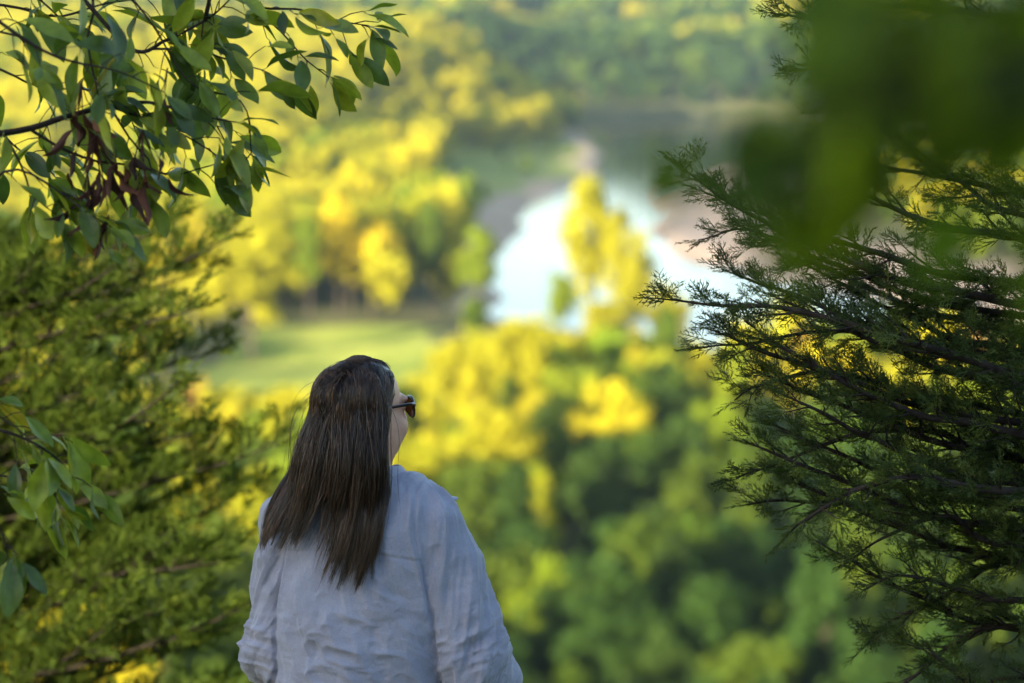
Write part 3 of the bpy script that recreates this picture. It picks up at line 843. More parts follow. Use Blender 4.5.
for s in (1, -1):
    la = Acc(); rings = [lens_pt(s, A_[:-1], k) for k in (1.0, 0.66, 0.33)]
    v = np.concatenate(rings + [lens_pt(s, np.array([0.0]), 0.0)]); n = 40; f = []
    for q in range(2):
        for j in range(n): f.append((q * n + j, q * n + (j + 1) % n, (q + 1) * n + (j + 1) % n, (q + 1) * n + j))
    for j in range(0, n): f.append((2 * n + j, 2 * n + (j + 1) % n, 3 * n, 3 * n))
    v2 = v - np.array([0, 0.0016, 0]); 
    la.add(v, f[:2 * n]); la.add(v2, [q[::-1] for q in f[:2 * n]])
    t_ = Acc(); tri = np.array([(2 * n + j, 2 * n + (j + 1) % n, 3 * n, 3 * n) for j in range(n)])
    # centre fan as thin quads
    c1 = lens_pt(s, A_[:-1], 0.02); v = np.concatenate([rings[2], c1]); f3 = [(j, (j + 1) % n, n + (j + 1) % n, n + j) for j in range(n)]
    la.add(v, f3); la.add(v - np.array([0, 0.0016, 0]), [q[::-1] for q in f3])
    obj('lens', tr_head(la.build('lens', lens, True)), frame)
    tp = Acc()
    P0 = lens_pt(s, np.array([0.35 if s > 0 else math.pi - 0.35]), 1.05)[0]
    pts = spline([P0 + (0, -0.001, .002), (s * 0.0735, 0.070, GLZ + 0.010), (s * 0.0775, 0.03, GLZ + 0.010), (s * 0.079, -0.005, GLZ + 0.006), (s * 0.077, -0.030, GLZ - 0.018)], 18)
    tube(tp, pts, np.interp(np.linspace(0, 1, 18), [0, .15, 1], [0.0062, 0.0042, 0.0026]), 8)
    obj('temple_arm', tr_head(tp.build('temple_arm', tort, True)), frame)

# ---- hair: strands grown from the scalp, falling under their weight over head, collar and back
def coll_sdf(pw):
    q = to_head(pw); free = ell(q, (0.030, 0.114, -0.055), (0.082, 0.080, 0.090))
    return np.minimum(np.minimum(free, smin(head_sdf(q), cone(pw, (0.0, -0.012, 1.36), (0.010, 0.0, 1.49), 0.06, 0.056), 0.03)), shirt_core(pw) - 0.006)
def grow(nst, seed):
    g = np.random.default_rng(seed)
    # roots in the head frame: whole scalp behind the hairline
    R_ = []
    while sum(len(r) for r in R_) < nst:
        d = unit(g.normal(size=(4000, 3)))
        ok = (d[:, 2] > -0.45) & ~((d[:, 1] > 0.50) & (d[:, 2] < 0.66)) & ~((d[:, 1] > 0.12) & (d[:, 2] < 0.10)) & (d[:, 1] < 0.72)
        R_.append(d[ok])
    d = np.concatenate(R_)[:nst]
    root = d * np.array([0.073, 0.093, 0.088]) + np.array([0, -0.012, 0.028])
    # parting slightly left of the middle on the head, strands sweep away from it
    part = 0.026
    side = np.sign(root[:, 0] - part + 0.005 * g.normal(size=nst) + 1e-6)
    top = sstep(0.35, 0.95, d[:, 2])
    fr = sstep(-0.2, 0.7, d[:, 1])
    dirh = np.stack([side * (0.25 + 0.75 * top), -0.25 - 0.75 * fr, -0.9 * (1 - top) - 0.10 * top], -1)
    P = from_head(root); D = rotz(unit(dirh), YAW_H)
    clump = g.integers(0, 260, nst); cp = g.normal(size=(260, 3)); 
    # strand length: the hem of the hair rises a little to the left
    rootz = P[:, 2]
    nseg = 46; ds = np.full(nst, 0.0125)
    layer = g.random(nst) ** 1.6
    off0 = 0.0018 + 0.011 * layer * (0.2 + 0.8 * sstep(1.60, 1.48, P[:, 2]))
    cph = cp[clump]
    off_n = 0.0045 * noise3(root * np.array([34, 34, 20]), 15) + 0.003 * noise3(root * 80, 16)
    pts = [P.copy()]; free_ = (g.random(nst) < 0.010) & (d[:, 2] < 0.6)
    zend = 1.214 + 0.026 * cph[:, 0] + 0.03 * g.normal(size=nst) * 0.5 + np.where(g.random(nst) < .12, 0.09 * g.random(nst), 0)
    for k in range(nseg):
        hq = to_head(P); off = off0 + np.maximum(off_n, -0.002) + 0.020 * sstep(0.05, -0.06, hq[:, 1]) * sstep(1.665, 1.60, P[:, 2])
        t = k / nseg
        grav = np.array([0.0, -0.02, -1.0])
        D = unit(D * (0.80 if k < 8 else 0.72) + grav * (0.17 if k < 8 else 0.30))
        wob = 0.04 * np.stack([np.sin(k * 0.34 + cph[:, 1] * 3), np.cos(k * 0.31 + cph[:, 2] * 3), 0 * layer], -1)
        spread = (P[:, 0] - 0.0)
        D = unit(D + wob)
        # the hair fans out a little to the left over the shoulder
        fan = np.stack([-0.14 * sstep(1.52, 1.30, P[:, 2]) * sstep(0.06, -0.10, P[:, 0]), 0 * layer, 0 * layer], -1)
        D = unit(D + fan)
        P = P + D * ds[:, None]
        for it in range(2):
            s = coll_sdf(P); m_ = s < off
            if m_.any():
                G = grad(coll_sdf, P[m_]); P[m_] += G * (off[m_] - s[m_])[:, None]
        near_ = (P[:, 2] > 1.50) & ~free_
        s = coll_sdf(P); m_ = near_ & (s > off + 0.003)
        if m_.any():
            G = grad(coll_sdf, P[m_]); P[m_] -= G * ((s - off - 0.003)[m_] * 0.8 * sstep(1.50, 1.57, P[m_, 2]))[:, None]
        # keep the hair behind the shoulders
        q = to_body(P); front = (q[:, 1] > -0.035) & (P[:, 2] < 1.43)
        P[front] += rotz(np.tile([[0, -0.010, 0]], (front.sum(), 1)), YAW_T)
        z_ = P[:, 2]
        xr = np.interp(z_, [1.14, 1.20, 1.28, 1.36, 1.42, 1.50, 1.56, 1.62, 1.66], [-0.015, 0.004, 0.030, 0.052, 0.058, 0.056, 0.061, 0.072, 0.3]) + 0.010 * cph[:, 2] * (z_ < 1.42)
        xl = np.interp(z_, [1.14, 1.23, 1.30, 1.378, 1.468, 1.56, 1.7], [-0.205, -0.222, -0.212, -0.184, -0.162, -0.156, -0.3]) + 0.006 * cph[:, 0]
        m_ = ~free_; P[m_, 0] += 0.45 * (np.clip(P[m_, 0], xl[m_], xr[m_]) - P[m_, 0])
        xg = -0.083 + 0.012 * np.sin((z_ - 1.2) * 20); wd_ = 0.011 * np.clip(np.sin(np.pi * (z_ - 1.20) / 0.19), 0, 1) * ((z_ > 1.20) & (z_ < 1.39))
        dx = P[:, 0] - xg; m_ = (np.abs(dx) < wd_) & (cph[:, 1] > -1.2)
        P[m_, 0] = xg[m_] + np.where(dx[m_] < 0, -1, 1) * wd_[m_]
        D = unit(P - pts[-1])
        pts.append(P.copy())
    A = np.stack(pts, 1)                       # nst, nseg+1, 3
    # strands in one clump draw together towards the ends
    for c in range(260):
        I = np.nonzero(clump == c)[0]
        # sub-cluster by root position to stay local
        if len(I) < 2: continue
    return A, zend, layer
def clumped(nst, seed):
    A, zend, layer = grow(nst, seed)
    g = np.random.default_rng(seed + 1)
    nl = nst // 42
    lead = g.choice(nst, nl, replace=False)
    L0 = A[lead][:, 20]; near = np.empty(nst, int)
    key = np.concatenate([A[:, 20], A[:, 4] * 0.5], 1); kl = key[lead]
    for s in range(0, nst, 1000): near[s:s + 1000] = np.argmin(((key[s:s + 1000, None] - kl[None]) ** 2).sum(-1), 1)
    T = A[lead][near]
    w = (np.clip((np.arange(A.shape[1]) - 10) / 36, 0, 1) ** 0.8 * 0.90)[None, :, None]
    free = (g.random(nst) < 0.10)[:, None, None]
    dist = np.linalg.norm(T - A, axis=2, keepdims=True)
    w = w * np.where(free, 0.1, 1) * (dist < 0.075)
    A = A * (1 - w) + T * w
    zend = zend * 0.25 + zend[lead][near] * 0.75
    return A, zend, near
def strands_mesh(A, zend, near, r0, seed):
    g = np.random.default_rng(seed); n, m = A.shape[:2]
    # resample each strand up to its end height
    K = 30; out_ = np.empty((n, K, 3))
    for i in range(n):
        z = A[i, :, 2]; below = np.nonzero(z < zend[i])[0]; e = below[0] if len(below) else m - 1
        t = np.linspace(0, e, K)
        for a in range(3): out_[i, :, a] = np.interp(t, np.arange(m), A[i, :, a])
    A = out_
    D = unit(np.gradient(A, axis=1)); ref = unit(g.normal(size=(n, 1, 3)))
    u = unit(np.cross(D, ref)); w = np.cross(D, u)
    rad = r0 * g.uniform(0.7, 1.3, (n, 1)) * np.interp(np.linspace(0, 1, K), [0, .1, .8, 1], [.8, 1, .9, .25])[None]
    ang = [0, 2.094, 4.189]
    v = np.stack([A + rad[..., None] * (math.cos(a) * u + math.sin(a) * w) for a in ang], 2)
    i = (np.arange(n) * K * 3)[:, None, None]; k = (np.arange(K - 1) * 3)[None, :, None]; j = np.arange(3)[None, None]; j2 = (j + 1) % 3
    f = np.stack([i + k + j, i + k + j2, i + k + 3 + j2, i + k + 3 + j], -1).reshape(-1, 4)
    tc = (np.sin(near * 12.9898) * 43758.5453) % 1.0
    tint = np.clip(0.72 * tc + 0.28 * g.random(n), 0, 1)
    return v.reshape(-1, 3), f, np.repeat(tint, K * 3)
A, ze, nr = clumped(12000, 3)
ze = ze + np.interp(A[:, 36, 0], [-0.23, -0.15, -0.02, 0.03, 0.06], [0.085, 0.03, -0.01, 0.02, 0.07])
v, f, ti = strands_mesh(A, ze, nr, 0.00055, 5)
m, nt, out = mat('brown_hair')
p_ = N(nt, 'ShaderNodeBsdfPrincipled', i_Roughness=0.29); p_.inputs['Specular IOR Level'].default_value = 0.6
at = N(nt, 'ShaderNodeAttribute', attribute_name='tint')
nt.links.new(ramp(nt, at.outputs['Fac'], [(0.1, (0.012, 0.006, 0.004)), (0.6, (0.045, 0.021, 0.010)), (0.95, (0.15, 0.076, 0.038))]), p_.inputs['Base Color'])
nt.links.new(p_.outputs[0], out.inputs['Surface']); HAIR = m
qb = to_head(Vb); db = unit((qb - (0, -0.012, 0.028)) / (0.073, 0.093, 0.088))
sc_ = (Vb[:, 2] > 1.44) & (np.linalg.norm(qb, axis=1) < 0.14) & (db[:, 2] > -0.5) & ~((db[:, 1] > 0.50) & (db[:, 2] < 0.66)) & ~((db[:, 1] > 0.10) & (db[:, 2] < 0.10)) & (db[:, 1] < 0.72)
fc_ = Fb[sc_[Fb].all(1)]; u_, iv_ = np.unique(fc_, return_inverse=True)
cap = Vb[u_] + vnormals(Vb, Fb)[u_] * 0.0022
f = np.concatenate([f, iv_.reshape(-1, 4) + len(v)]); v = np.concatenate([v, cap]); ti = np.concatenate([ti, np.full(len(cap), 0.3)])
hair = obj('hair', new_mesh('hair', v, f, HAIR, True, {'tint': ('POINT', ti)}), woman)
# ================================================================ near vegetation
def frames(d, g):
    d = unit(d); r = unit(g.normal(size=d.shape)); u = unit(np.cross(d, r)); return d, u, np.cross(d, u)

def cedar_spray(seed, L=0.06, nside=9):
    """one feathery juniper spray, along +x, lying near the xy plane"""
    g = np.random.default_rng(seed); V = []; F = []
    def spike(a, b, w, tw):
        a = np.array(a); b = np.array(b); d = unit(b - a)
        n1 = unit(np.cross(d, (math.sin(tw), 0.2, math.cos(tw)))); m = a + (b - a) * 0.45; o_ = len(V)
        V.extend([a, m + n1 * w, b, m - n1 * w]); F.append((o_, o_ + 1, o_ + 2, o_ + 3))
    def twig(a, d, l):
        a = np.array(a); d = unit(d); b = a + d * l
        spike(a, b, 0.0013, g.uniform(0, 3)); spike(a, b, 0.0013, g.uniform(0, 3) + 1.57)
        n = max(2, int(l / 0.0042))
        for k in range(n):
            t = (k + 0.7) / n; s = a + d * l * t
            q = unit(d * 0.8 + g.normal(size=3) * 0.55)
            spike(s, s + q * g.uniform(0.004, 0.0065), 0.00085, g.uniform(0, 3))
    ax = np.array([1, 0, 0.0]); 
    twig((0, 0, 0), ax, L)
    for k in range(nside):
        t = 0.08 + 0.85 * k / nside; sd = 1 if k % 2 else -1
        l = L * (0.52 - 0.34 * t) * g.uniform(0.7, 1.3)
        s = np.array([L * t, 0, 0.0]); d = np.array([0.72, sd * 0.7, g.uniform(-.35, .45)])
        twig(s, d, l)
        if l > 0.018: twig(s + unit(d) * l * .5, unit(d) + (0.5, -sd * 0.5, g.uniform(-.3, .3)), l * 0.5)
    return np.array(V), np.array(F)
def coarse_spray(seed, L=0.085, nside=9):
    g = np.random.default_rng(seed); V = []; F = []
    def spike(a, b, w, tw):
        a = np.array(a); b = np.array(b); d = unit(b - a)
        n1 = unit(np.cross(d, (math.sin(tw), 0.2, math.cos(tw)))); m = a + (b - a) * 0.5; o_ = len(V)
        V.extend([a, m + n1 * w, b, m - n1 * w]); F.append((o_, o_ + 1, o_ + 2, o_ + 3))
    for tw in (0, 1.57): spike((0, 0, 0), (L, 0, 0), 0.003, tw)
    for k in range(nside):
        t = 0.05 + 0.85 * k / nside; sd = 1 if k % 2 else -1; l = L * (0.5 - 0.3 * t) * g.uniform(.7, 1.3)
        s = np.array([L * t, 0, 0]); d = unit(np.array([0.75, sd * 0.65, g.uniform(-.4, .5)])); tw = g.uniform(0, 3)
        spike(s, s + d * l, 0.0032, tw); spike(s, s + d * l, 0.0032, tw + 1.57)
        spike(s + d * l * .3, s + d * l * .3 + unit(d + g.normal(size=3) * .6) * l * .5, 0.0028, tw)
    return np.array(V), np.array(F)

def place_sprays(protos_, pos, dirs, ups, scl, g, tint):
    """many copies of a few sprays, merged into one foliage mesh"""
    VV = []; FF = []; TT = []; n0 = 0
    k = g.integers(0, len(protos_), len(pos))
    for q, (v, f) in enumerate(protos_):
        I = np.nonzero(k == q)[0]
        if not len(I): continue
        x = unit(dirs[I]); z = ups[I] - (ups[I] * x).sum(1, keepdims=True) * x; z = unit(z); y = np.cross(z, x)
        W = pos[I][:, None] + scl[I][:, None, None] * (v[None, :, 0:1] * x[:, None] + v[None, :, 1:2] * y[:, None] + v[None, :, 2:3] * z[:, None])
        VV.append(W.reshape(-1, 3)); FF.append((f[None] + (np.arange(len(I)) * len(v))[:, None, None]).reshape(-1, 4) + n0)
        TT.append(np.repeat(tint[I], len(v))); n0 += W.shape[0] * W.shape[1]
    return np.concatenate(VV), np.concatenate(FF), np.concatenate(TT)

def cedar(name, label, base, trunk_top, limbs, protos_, matl, seed, l2step, l2len, l3step, droop, sag=0.0, trunk_r=0.09, rise=0.25, scl0=1.0, bark=BARK, group=None, l1r=0.011, skip=0.12):
    g = np.random.default_rng(seed)
    root = thing(name, label, 'cedar tree', base, group)
    base = np.array(base, float)
    tk = Acc(); top = np.array(trunk_top, float)
    tp = spline([base + (0, 0, -0.3), base * 0.6 + top * 0.4 + (0.04, -0.03, 0), top], 16)
    tube(tk, tp - base, np.linspace(trunk_r, trunk_r * 0.25, 16), 10)
    obj('trunk', tk.build('trunk', bark, True), root)
    pos, dr, up, sc, tn = [], [], [], [], []
    for li, cp in enumerate(limbs):
        cp = np.array(cp, float); L = np.linalg.norm(np.diff(cp, axis=0), axis=1).sum()
        n = max(10, int(L / 0.035)); P = spline(cp, n)
        br = Acc(); rr = np.linspace(l1r * (0.6 + 0.5 * L), 0.0016, n)
        P = P + 0.006 * np.stack([noise3(P * 9, 3), noise3(P * 9, 4), noise3(P * 9, 5)], -1)
        tube(br, P - base, rr, 6)
        D = unit(np.gradient(P, axis=0)); s = 0.0; side = 1; nextp = L * skip
        acc_l = np.concatenate([[0], np.cumsum(np.linalg.norm(np.diff(P, axis=0), axis=1))])
        while nextp < L * 0.985:
            i = int(np.searchsorted(acc_l, nextp)); i = min(i, n - 1); t = nextp / L
            d = D[i]; perp = unit(np.cross(d, (0, 0, 1)) * side * g.uniform(.5, 1) + np.array([0, 0, g.uniform(-.55, .75)]) + 0.2 * g.normal(size=3))
            l2 = l2len * (1.05 - 0.75 * t) * g.uniform(0.55, 1.25)
            if l2 < 0.03: l2 = 0.03
            d2 = unit(d * g.uniform(.55, .95) + perp * .8)
            m = max(4, int(l2 / 0.02)); Q = [P[i]]; dd = d2.copy()
            for k in range(m):
                dd = unit(dd + d * 0.05 + np.array([0, 0, rise * 0.16 - droop * 0.1]) + 0.10 * g.normal(size=3)); Q.append(Q[-1] + dd * l2 / m)
            Q = np.array(Q); tube(br, Q - base, np.linspace(min(rr[i] * .6, 0.0042), 0.0009, len(Q)), 4)
            DQ = unit(np.gradient(Q, axis=0)); q = l2 * g.uniform(.12, .3)
            tt = g.uniform(-.25, .25)
            while q < l2:
                k = min(int(q / l2 * m), m); o_ = unit(np.cross(DQ[k], (0, 0, 1)) * g.choice([-1, 1]) + 0.6 * g.normal(size=3))
                pos.append(Q[k] + (Q[min(k + 1, m)] - Q[k]) * (q / l2 * m - k)); dr.append(unit(DQ[k] * 0.8 + o_ * 0.65 + (0, 0, rise * .5))); up.append((g.normal(size=3) * .5 + (0, 0, 1))); sc.append(scl0 * g.uniform(.55, 1.1)); tn.append(.5 + tt + g.uniform(-.2, .2))
                q += l3step * g.uniform(.6, 1.4)
            for _ in range(2):
                pos.append(Q[-1]); dr.append(unit(DQ[-1] + .3 * g.normal(size=3))); up.append(g.normal(size=3) + (0, 0, 1)); sc.append(scl0 * g.uniform(.6, 1.0)); tn.append(.5 + tt + g.uniform(-.2, .2))
            nextp += l2step * g.uniform(.5, 1.5); side = -side
        for _ in range(4):
            pos.append(P[-1] - D[-1] * 0.02 * _); dr.append(unit(D[-1] + .35 * g.normal(size=3) * (_ > 0))); up.append((0.1, 0.2, 1)); sc.append(scl0 * g.uniform(.7, 1)); tn.append(.6)
        obj('branch', br.build('branch', bark, True), root)
    v, f, t = place_sprays(protos_, np.array(pos), np.array(dr), np.array(up, float), np.array(sc), g, np.array(tn))
    me = new_mesh('foliage', v - base, f, matl, False, {'tint': ('POINT', np.clip(t, 0, 1))})
    obj('foliage', me, root)
    print(name, 'sprays', len(pos), 'faces', len(f))
    return root

CEDAR_R = foliage_mat('cedar_scales', tint=[(0.1, (0.032, 0.052, 0.014)), (0.6, (0.066, 0.096, 0.018)), (0.95, (0.13, 0.155, 0.022))], trans=0.22, rough=0.6, spec=0.25)
CEDAR_L = foliage_mat('cedar_dimmed_scales', tint=[(0.1, (0.038, 0.062, 0.011)), (0.55, (0.058, 0.088, 0.012)), (0.95, (0.085, 0.115, 0.013))], trans=0.35, rough=0.7, spec=0.08)  # partial shade on the left cedar is put into these darker tints
CB = plain_mat('cedar_bark', (0.022, 0.017, 0.014), (0.055, 0.042, 0.034), 30, 0.95, 0.5, 120, 0.15)

# --- cedar on the right: limbs sweep in from a trunk outside the frame
tbase = np.array([1.75, 5.75, float(height(np.array([1.75]), np.array([5.75]))[0])]); ttop = np.array([1.62, 5.55, 63.4])
def trunk_at(py, Y=5.65):
    p = ray(1250, py, Y); return p
def limb(y0, pts):
    """pts: (px, py, forward distance) through which the limb passes"""
    z = ray(1250, y0, 5.68)[2]; f = (z - tbase[2]) / (ttop[2] - tbase[2])
    a = tbase + (ttop - tbase) * f
    return [a] + [ray(*p) for p in pts]
LR = [
    limb(60, [(1010, 20, 5.6), (900, 5, 5.5), (830, 22, 5.45), (772, 12, 5.4)]),
    limb(130, [(1000, 90, 5.75), (900, 70, 5.7), (840, 62, 5.6), (795, 72, 5.55)]),
    limb(170, [(1020, 130, 5.3), (940, 120, 5.2), (870, 105, 5.15), (815, 130, 5.1)]),
    limb(230, [(1000, 190, 5.8), (900, 170, 5.8), (840, 150, 5.85)]),
    limb(290, [(1020, 240, 5.45), (920, 220, 5.35), (850, 190, 5.3), (800, 195, 5.3)]),
    limb(360, [(1000, 300, 5.5), (900, 280, 5.45), (800, 240, 5.4), (730, 205, 5.35), (676, 162, 5.3)]),
    limb(400, [(1000, 330, 5.9), (920, 310, 5.9), (830, 270, 5.8), (752, 232, 5.7), (700, 238, 5.7)]),
    limb(430, [(1000, 370, 5.35), (900, 340, 5.2), (800, 310, 5.25), (720, 305, 5.3), (655, 300, 5.35)]),
    limb(440, [(1010, 350, 5.6), (930, 350, 5.6), (850, 330, 5.6), (770, 340, 5.55), (700, 350, 5.5)]),
    limb(470, [(1000, 410, 5.75), (910, 395, 5.7), (830, 370, 5.65), (760, 385, 5.6), (735, 400, 5.6)]),
    limb(480, [(1000, 430, 5.4), (920, 415, 5.3), (840, 380, 5.25), (790, 350, 5.2), (745, 320, 5.2)]),
    limb(500, [(1000, 455, 5.6), (930, 430, 5.55), (860, 432, 5.5), (800, 455, 5.45), (737, 478, 5.4)]),
    limb(510, [(1000, 480, 5.8), (900, 500, 5.8), (840, 505, 5.7), (780, 500, 5.65), (742, 505, 5.6)]),
    limb(500, [(1000, 490, 5.3), (920, 478, 5.25), (860, 490, 5.2), (810, 515, 5.2), (782, 540, 5.2)]),
    limb(540, [(1010, 545, 5.5), (950, 515, 5.45), (890, 535, 5.4), (850, 560, 5.4)]),
    limb(560, [(1010, 560, 5.7), (940, 600, 5.6), (890, 620, 5.6), (862, 650, 5.6)]),
    limb(600, [(1010, 600, 5.5), (960, 590, 5.5), (900, 575, 5.4), (862, 590, 5.4)]),
    limb(640, [(1020, 625, 5.6), (960, 640, 5.6), (910, 680, 5.5), (880, 700, 5.5)]),
    limb(680, [(1020, 680, 5.8), (980, 690, 5.8), (930, 720, 5.7)]),
    limb(100, [(1030, 60, 6.0), (970, 50, 6.0), (900, 40, 6.0)]),
]
for k, (tx, ty, Yt) in enumerate([(703, 192, 5.45), (722, 268, 5.6), (712, 330, 5.3), (748, 366, 5.4), (765, 420, 5.6), (742, 440, 5.3), (770, 470, 5.6), (812, 540, 5.6), (800, 262, 5.6), (762, 292, 5.5), (780, 395, 5.2), (920, 640, 5.4), (890, 130, 5.9), (740, 225, 5.5)]):
    LR.append(limb(ty + 110, [(tx * .25 + 1060 * .75, ty + 85, 5.6 * .7 + Yt * .3), (tx * .55 + 1060 * .45, ty + 58, 5.6 * .4 + Yt * .6), (tx * .85 + 1060 * .15, ty + 20, Yt), (tx, ty, Yt)]))
cedar('cedar_tree', 'dark green cedar in shade with bare twiggy branches reaching in from the right', tbase, ttop, LR,
      [cedar_spray(900 + k) for k in range(7)], CEDAR_R, 21, 0.031, 0.17, 0.018, 0.0, rise=0.2, bark=CB, l1r=0.010, skip=0.10, scl0=1.1)
CBD = plain_mat('dark_cedar_bark', (0.010, 0.009, 0.006), (0.026, 0.021, 0.014), 30, 0.95, 0.4, 90, 0.1)
# --- cedar on the left, farther off, catching the sun
tb = np.array([-2.75, 8.15, float(height(np.array([-2.75]), np.array([8.15]))[0])]); tt_ = np.array([-2.6, 8.3, 62.3])
def limbl(y0, pts):
    z = ray(-260, y0, 8.2)[2]; f = (z - tb[2]) / (tt_[2] - tb[2]); a = tb + (tt_ - tb) * f
    return [a] + [ray(*p) for p in pts]
LL = []
gl = np.random.default_rng(33)
tips = [(180, 215), (238, 236), (215, 262), (150, 238), (205, 305), (178, 330), (228, 345), (190, 372), (165, 405), (205, 430), (238, 452), (285, 440), (262, 478), (225, 500), (190, 520), (250, 530), (232, 560), (275, 590), (215, 590), (245, 625), (195, 640), (262, 660), (225, 690), (180, 560), (120, 260), (90, 225), (130, 300), (80, 330), (100, 380), (60, 440), (120, 470), (90, 540), (130, 600), (70, 620), (110, 660), (40, 250), (20, 300), (50, 500), (30, 680), (150, 700), (60, 280), (150, 440), (100, 430), (140, 520)]
for k, (tx, ty) in enumerate(tips):
    Yt = gl.uniform(7.3, 8.7)
    dy = gl.uniform(15, 115)
    y0 = ty + dy + 20
    mx_ = (-260 + tx) / 2
    LL.append(limbl(y0, [(mx_ * 0.9 - 30, y0 - dy * 0.15 + gl.uniform(-10, 10), 8.1), (mx_ * .35 + tx * .5, ty + dy * .65, (8.1 + Yt) / 2), (tx * 0.86 - 12, ty + dy * 0.3, Yt), (tx, ty, Yt)]))
cedar('cedar_tree', 'feathery yellow green cedar catching the sun beside the left edge', tb, tt_, LL,
      [coarse_spray(950 + k) for k in range(6)], CEDAR_L, 22, 0.040, 0.36, 0.026, 0.0, rise=0.55, scl0=0.95, bark=CBD, trunk_r=0.11, l1r=0.007, skip=0.15)

# ---------------------------------------------------------------- broad leaves
TWB = plain_mat('twig_bark', (0.016, 0.012, 0.010), (0.04, 0.03, 0.025), 30, 0.85, 0.4, 90, 0.2)
def leaf_proto(seed, L=0.09, Wd=0.40, curl=0.25, fold=0.35, heart=False, wave=0.02):
    """one leaf along +x, petiole at the origin, real curvature and a fold along the midrib"""
    g = np.random.default_rng(seed); nu, nv = 11, 5
    u = np.linspace(0, 1, nu); v = np.linspace(-1, 1, nv)
    if heart: wprof = Wd * np.sqrt(np.clip(1 - ((u - 0.30) / 0.70) ** 2, 0, 1)) * np.where(u < 0.3, 1, (1 - ((u - 0.3) / 0.7) ** 2.2) * 0.8 + 0.2); wprof[0] = Wd * 0.75
    else: wprof = Wd * np.sin(np.pi * np.clip(u, 0, 1) ** 1.15) ** 0.8
    wprof = np.maximum(wprof, 0.012); wprof[-1] = 0.004
    U, Vv = np.meshgrid(u, v, indexing='ij'); w = wprof[:, None] * 0.5
    th = curl * U
    x = L * U * (1 - 0.10 * curl * U); z = -L * curl * U ** 2 * 0.6 + L * fold * np.abs(Vv) * w + L * wave * np.sin(U * 9 + g.uniform(0, 6)) * np.abs(Vv)
    if heart: x = x - L * 0.14 * np.abs(Vv) * (U < 0.15)
    y = L * Vv * w + L * 0.04 * np.sin(U * 3 + g.uniform(0, 6))
    V_ = np.stack([x + 0.14 * L, y, z], -1).reshape(-1, 3)
    i, j = np.meshgrid(np.arange(nu - 1), np.arange(nv - 1), indexing='ij'); F_ = np.stack([i * nv + j, (i + 1) * nv + j, (i + 1) * nv + j + 1, i * nv + j + 1], -1).reshape(-1, 4)
    # stalk
    a = Acc(); tube(a, [(0, 0, 0.0), (0.07 * L, 0, -0.002), (0.2 * L, 0, -0.001)], [0.0009, 0.0008, 0.0006], 4)
    n = len(V_); return np.concatenate([V_, np.concatenate(a.v)]), np.concatenate([F_, np.concatenate(a.f) + n])

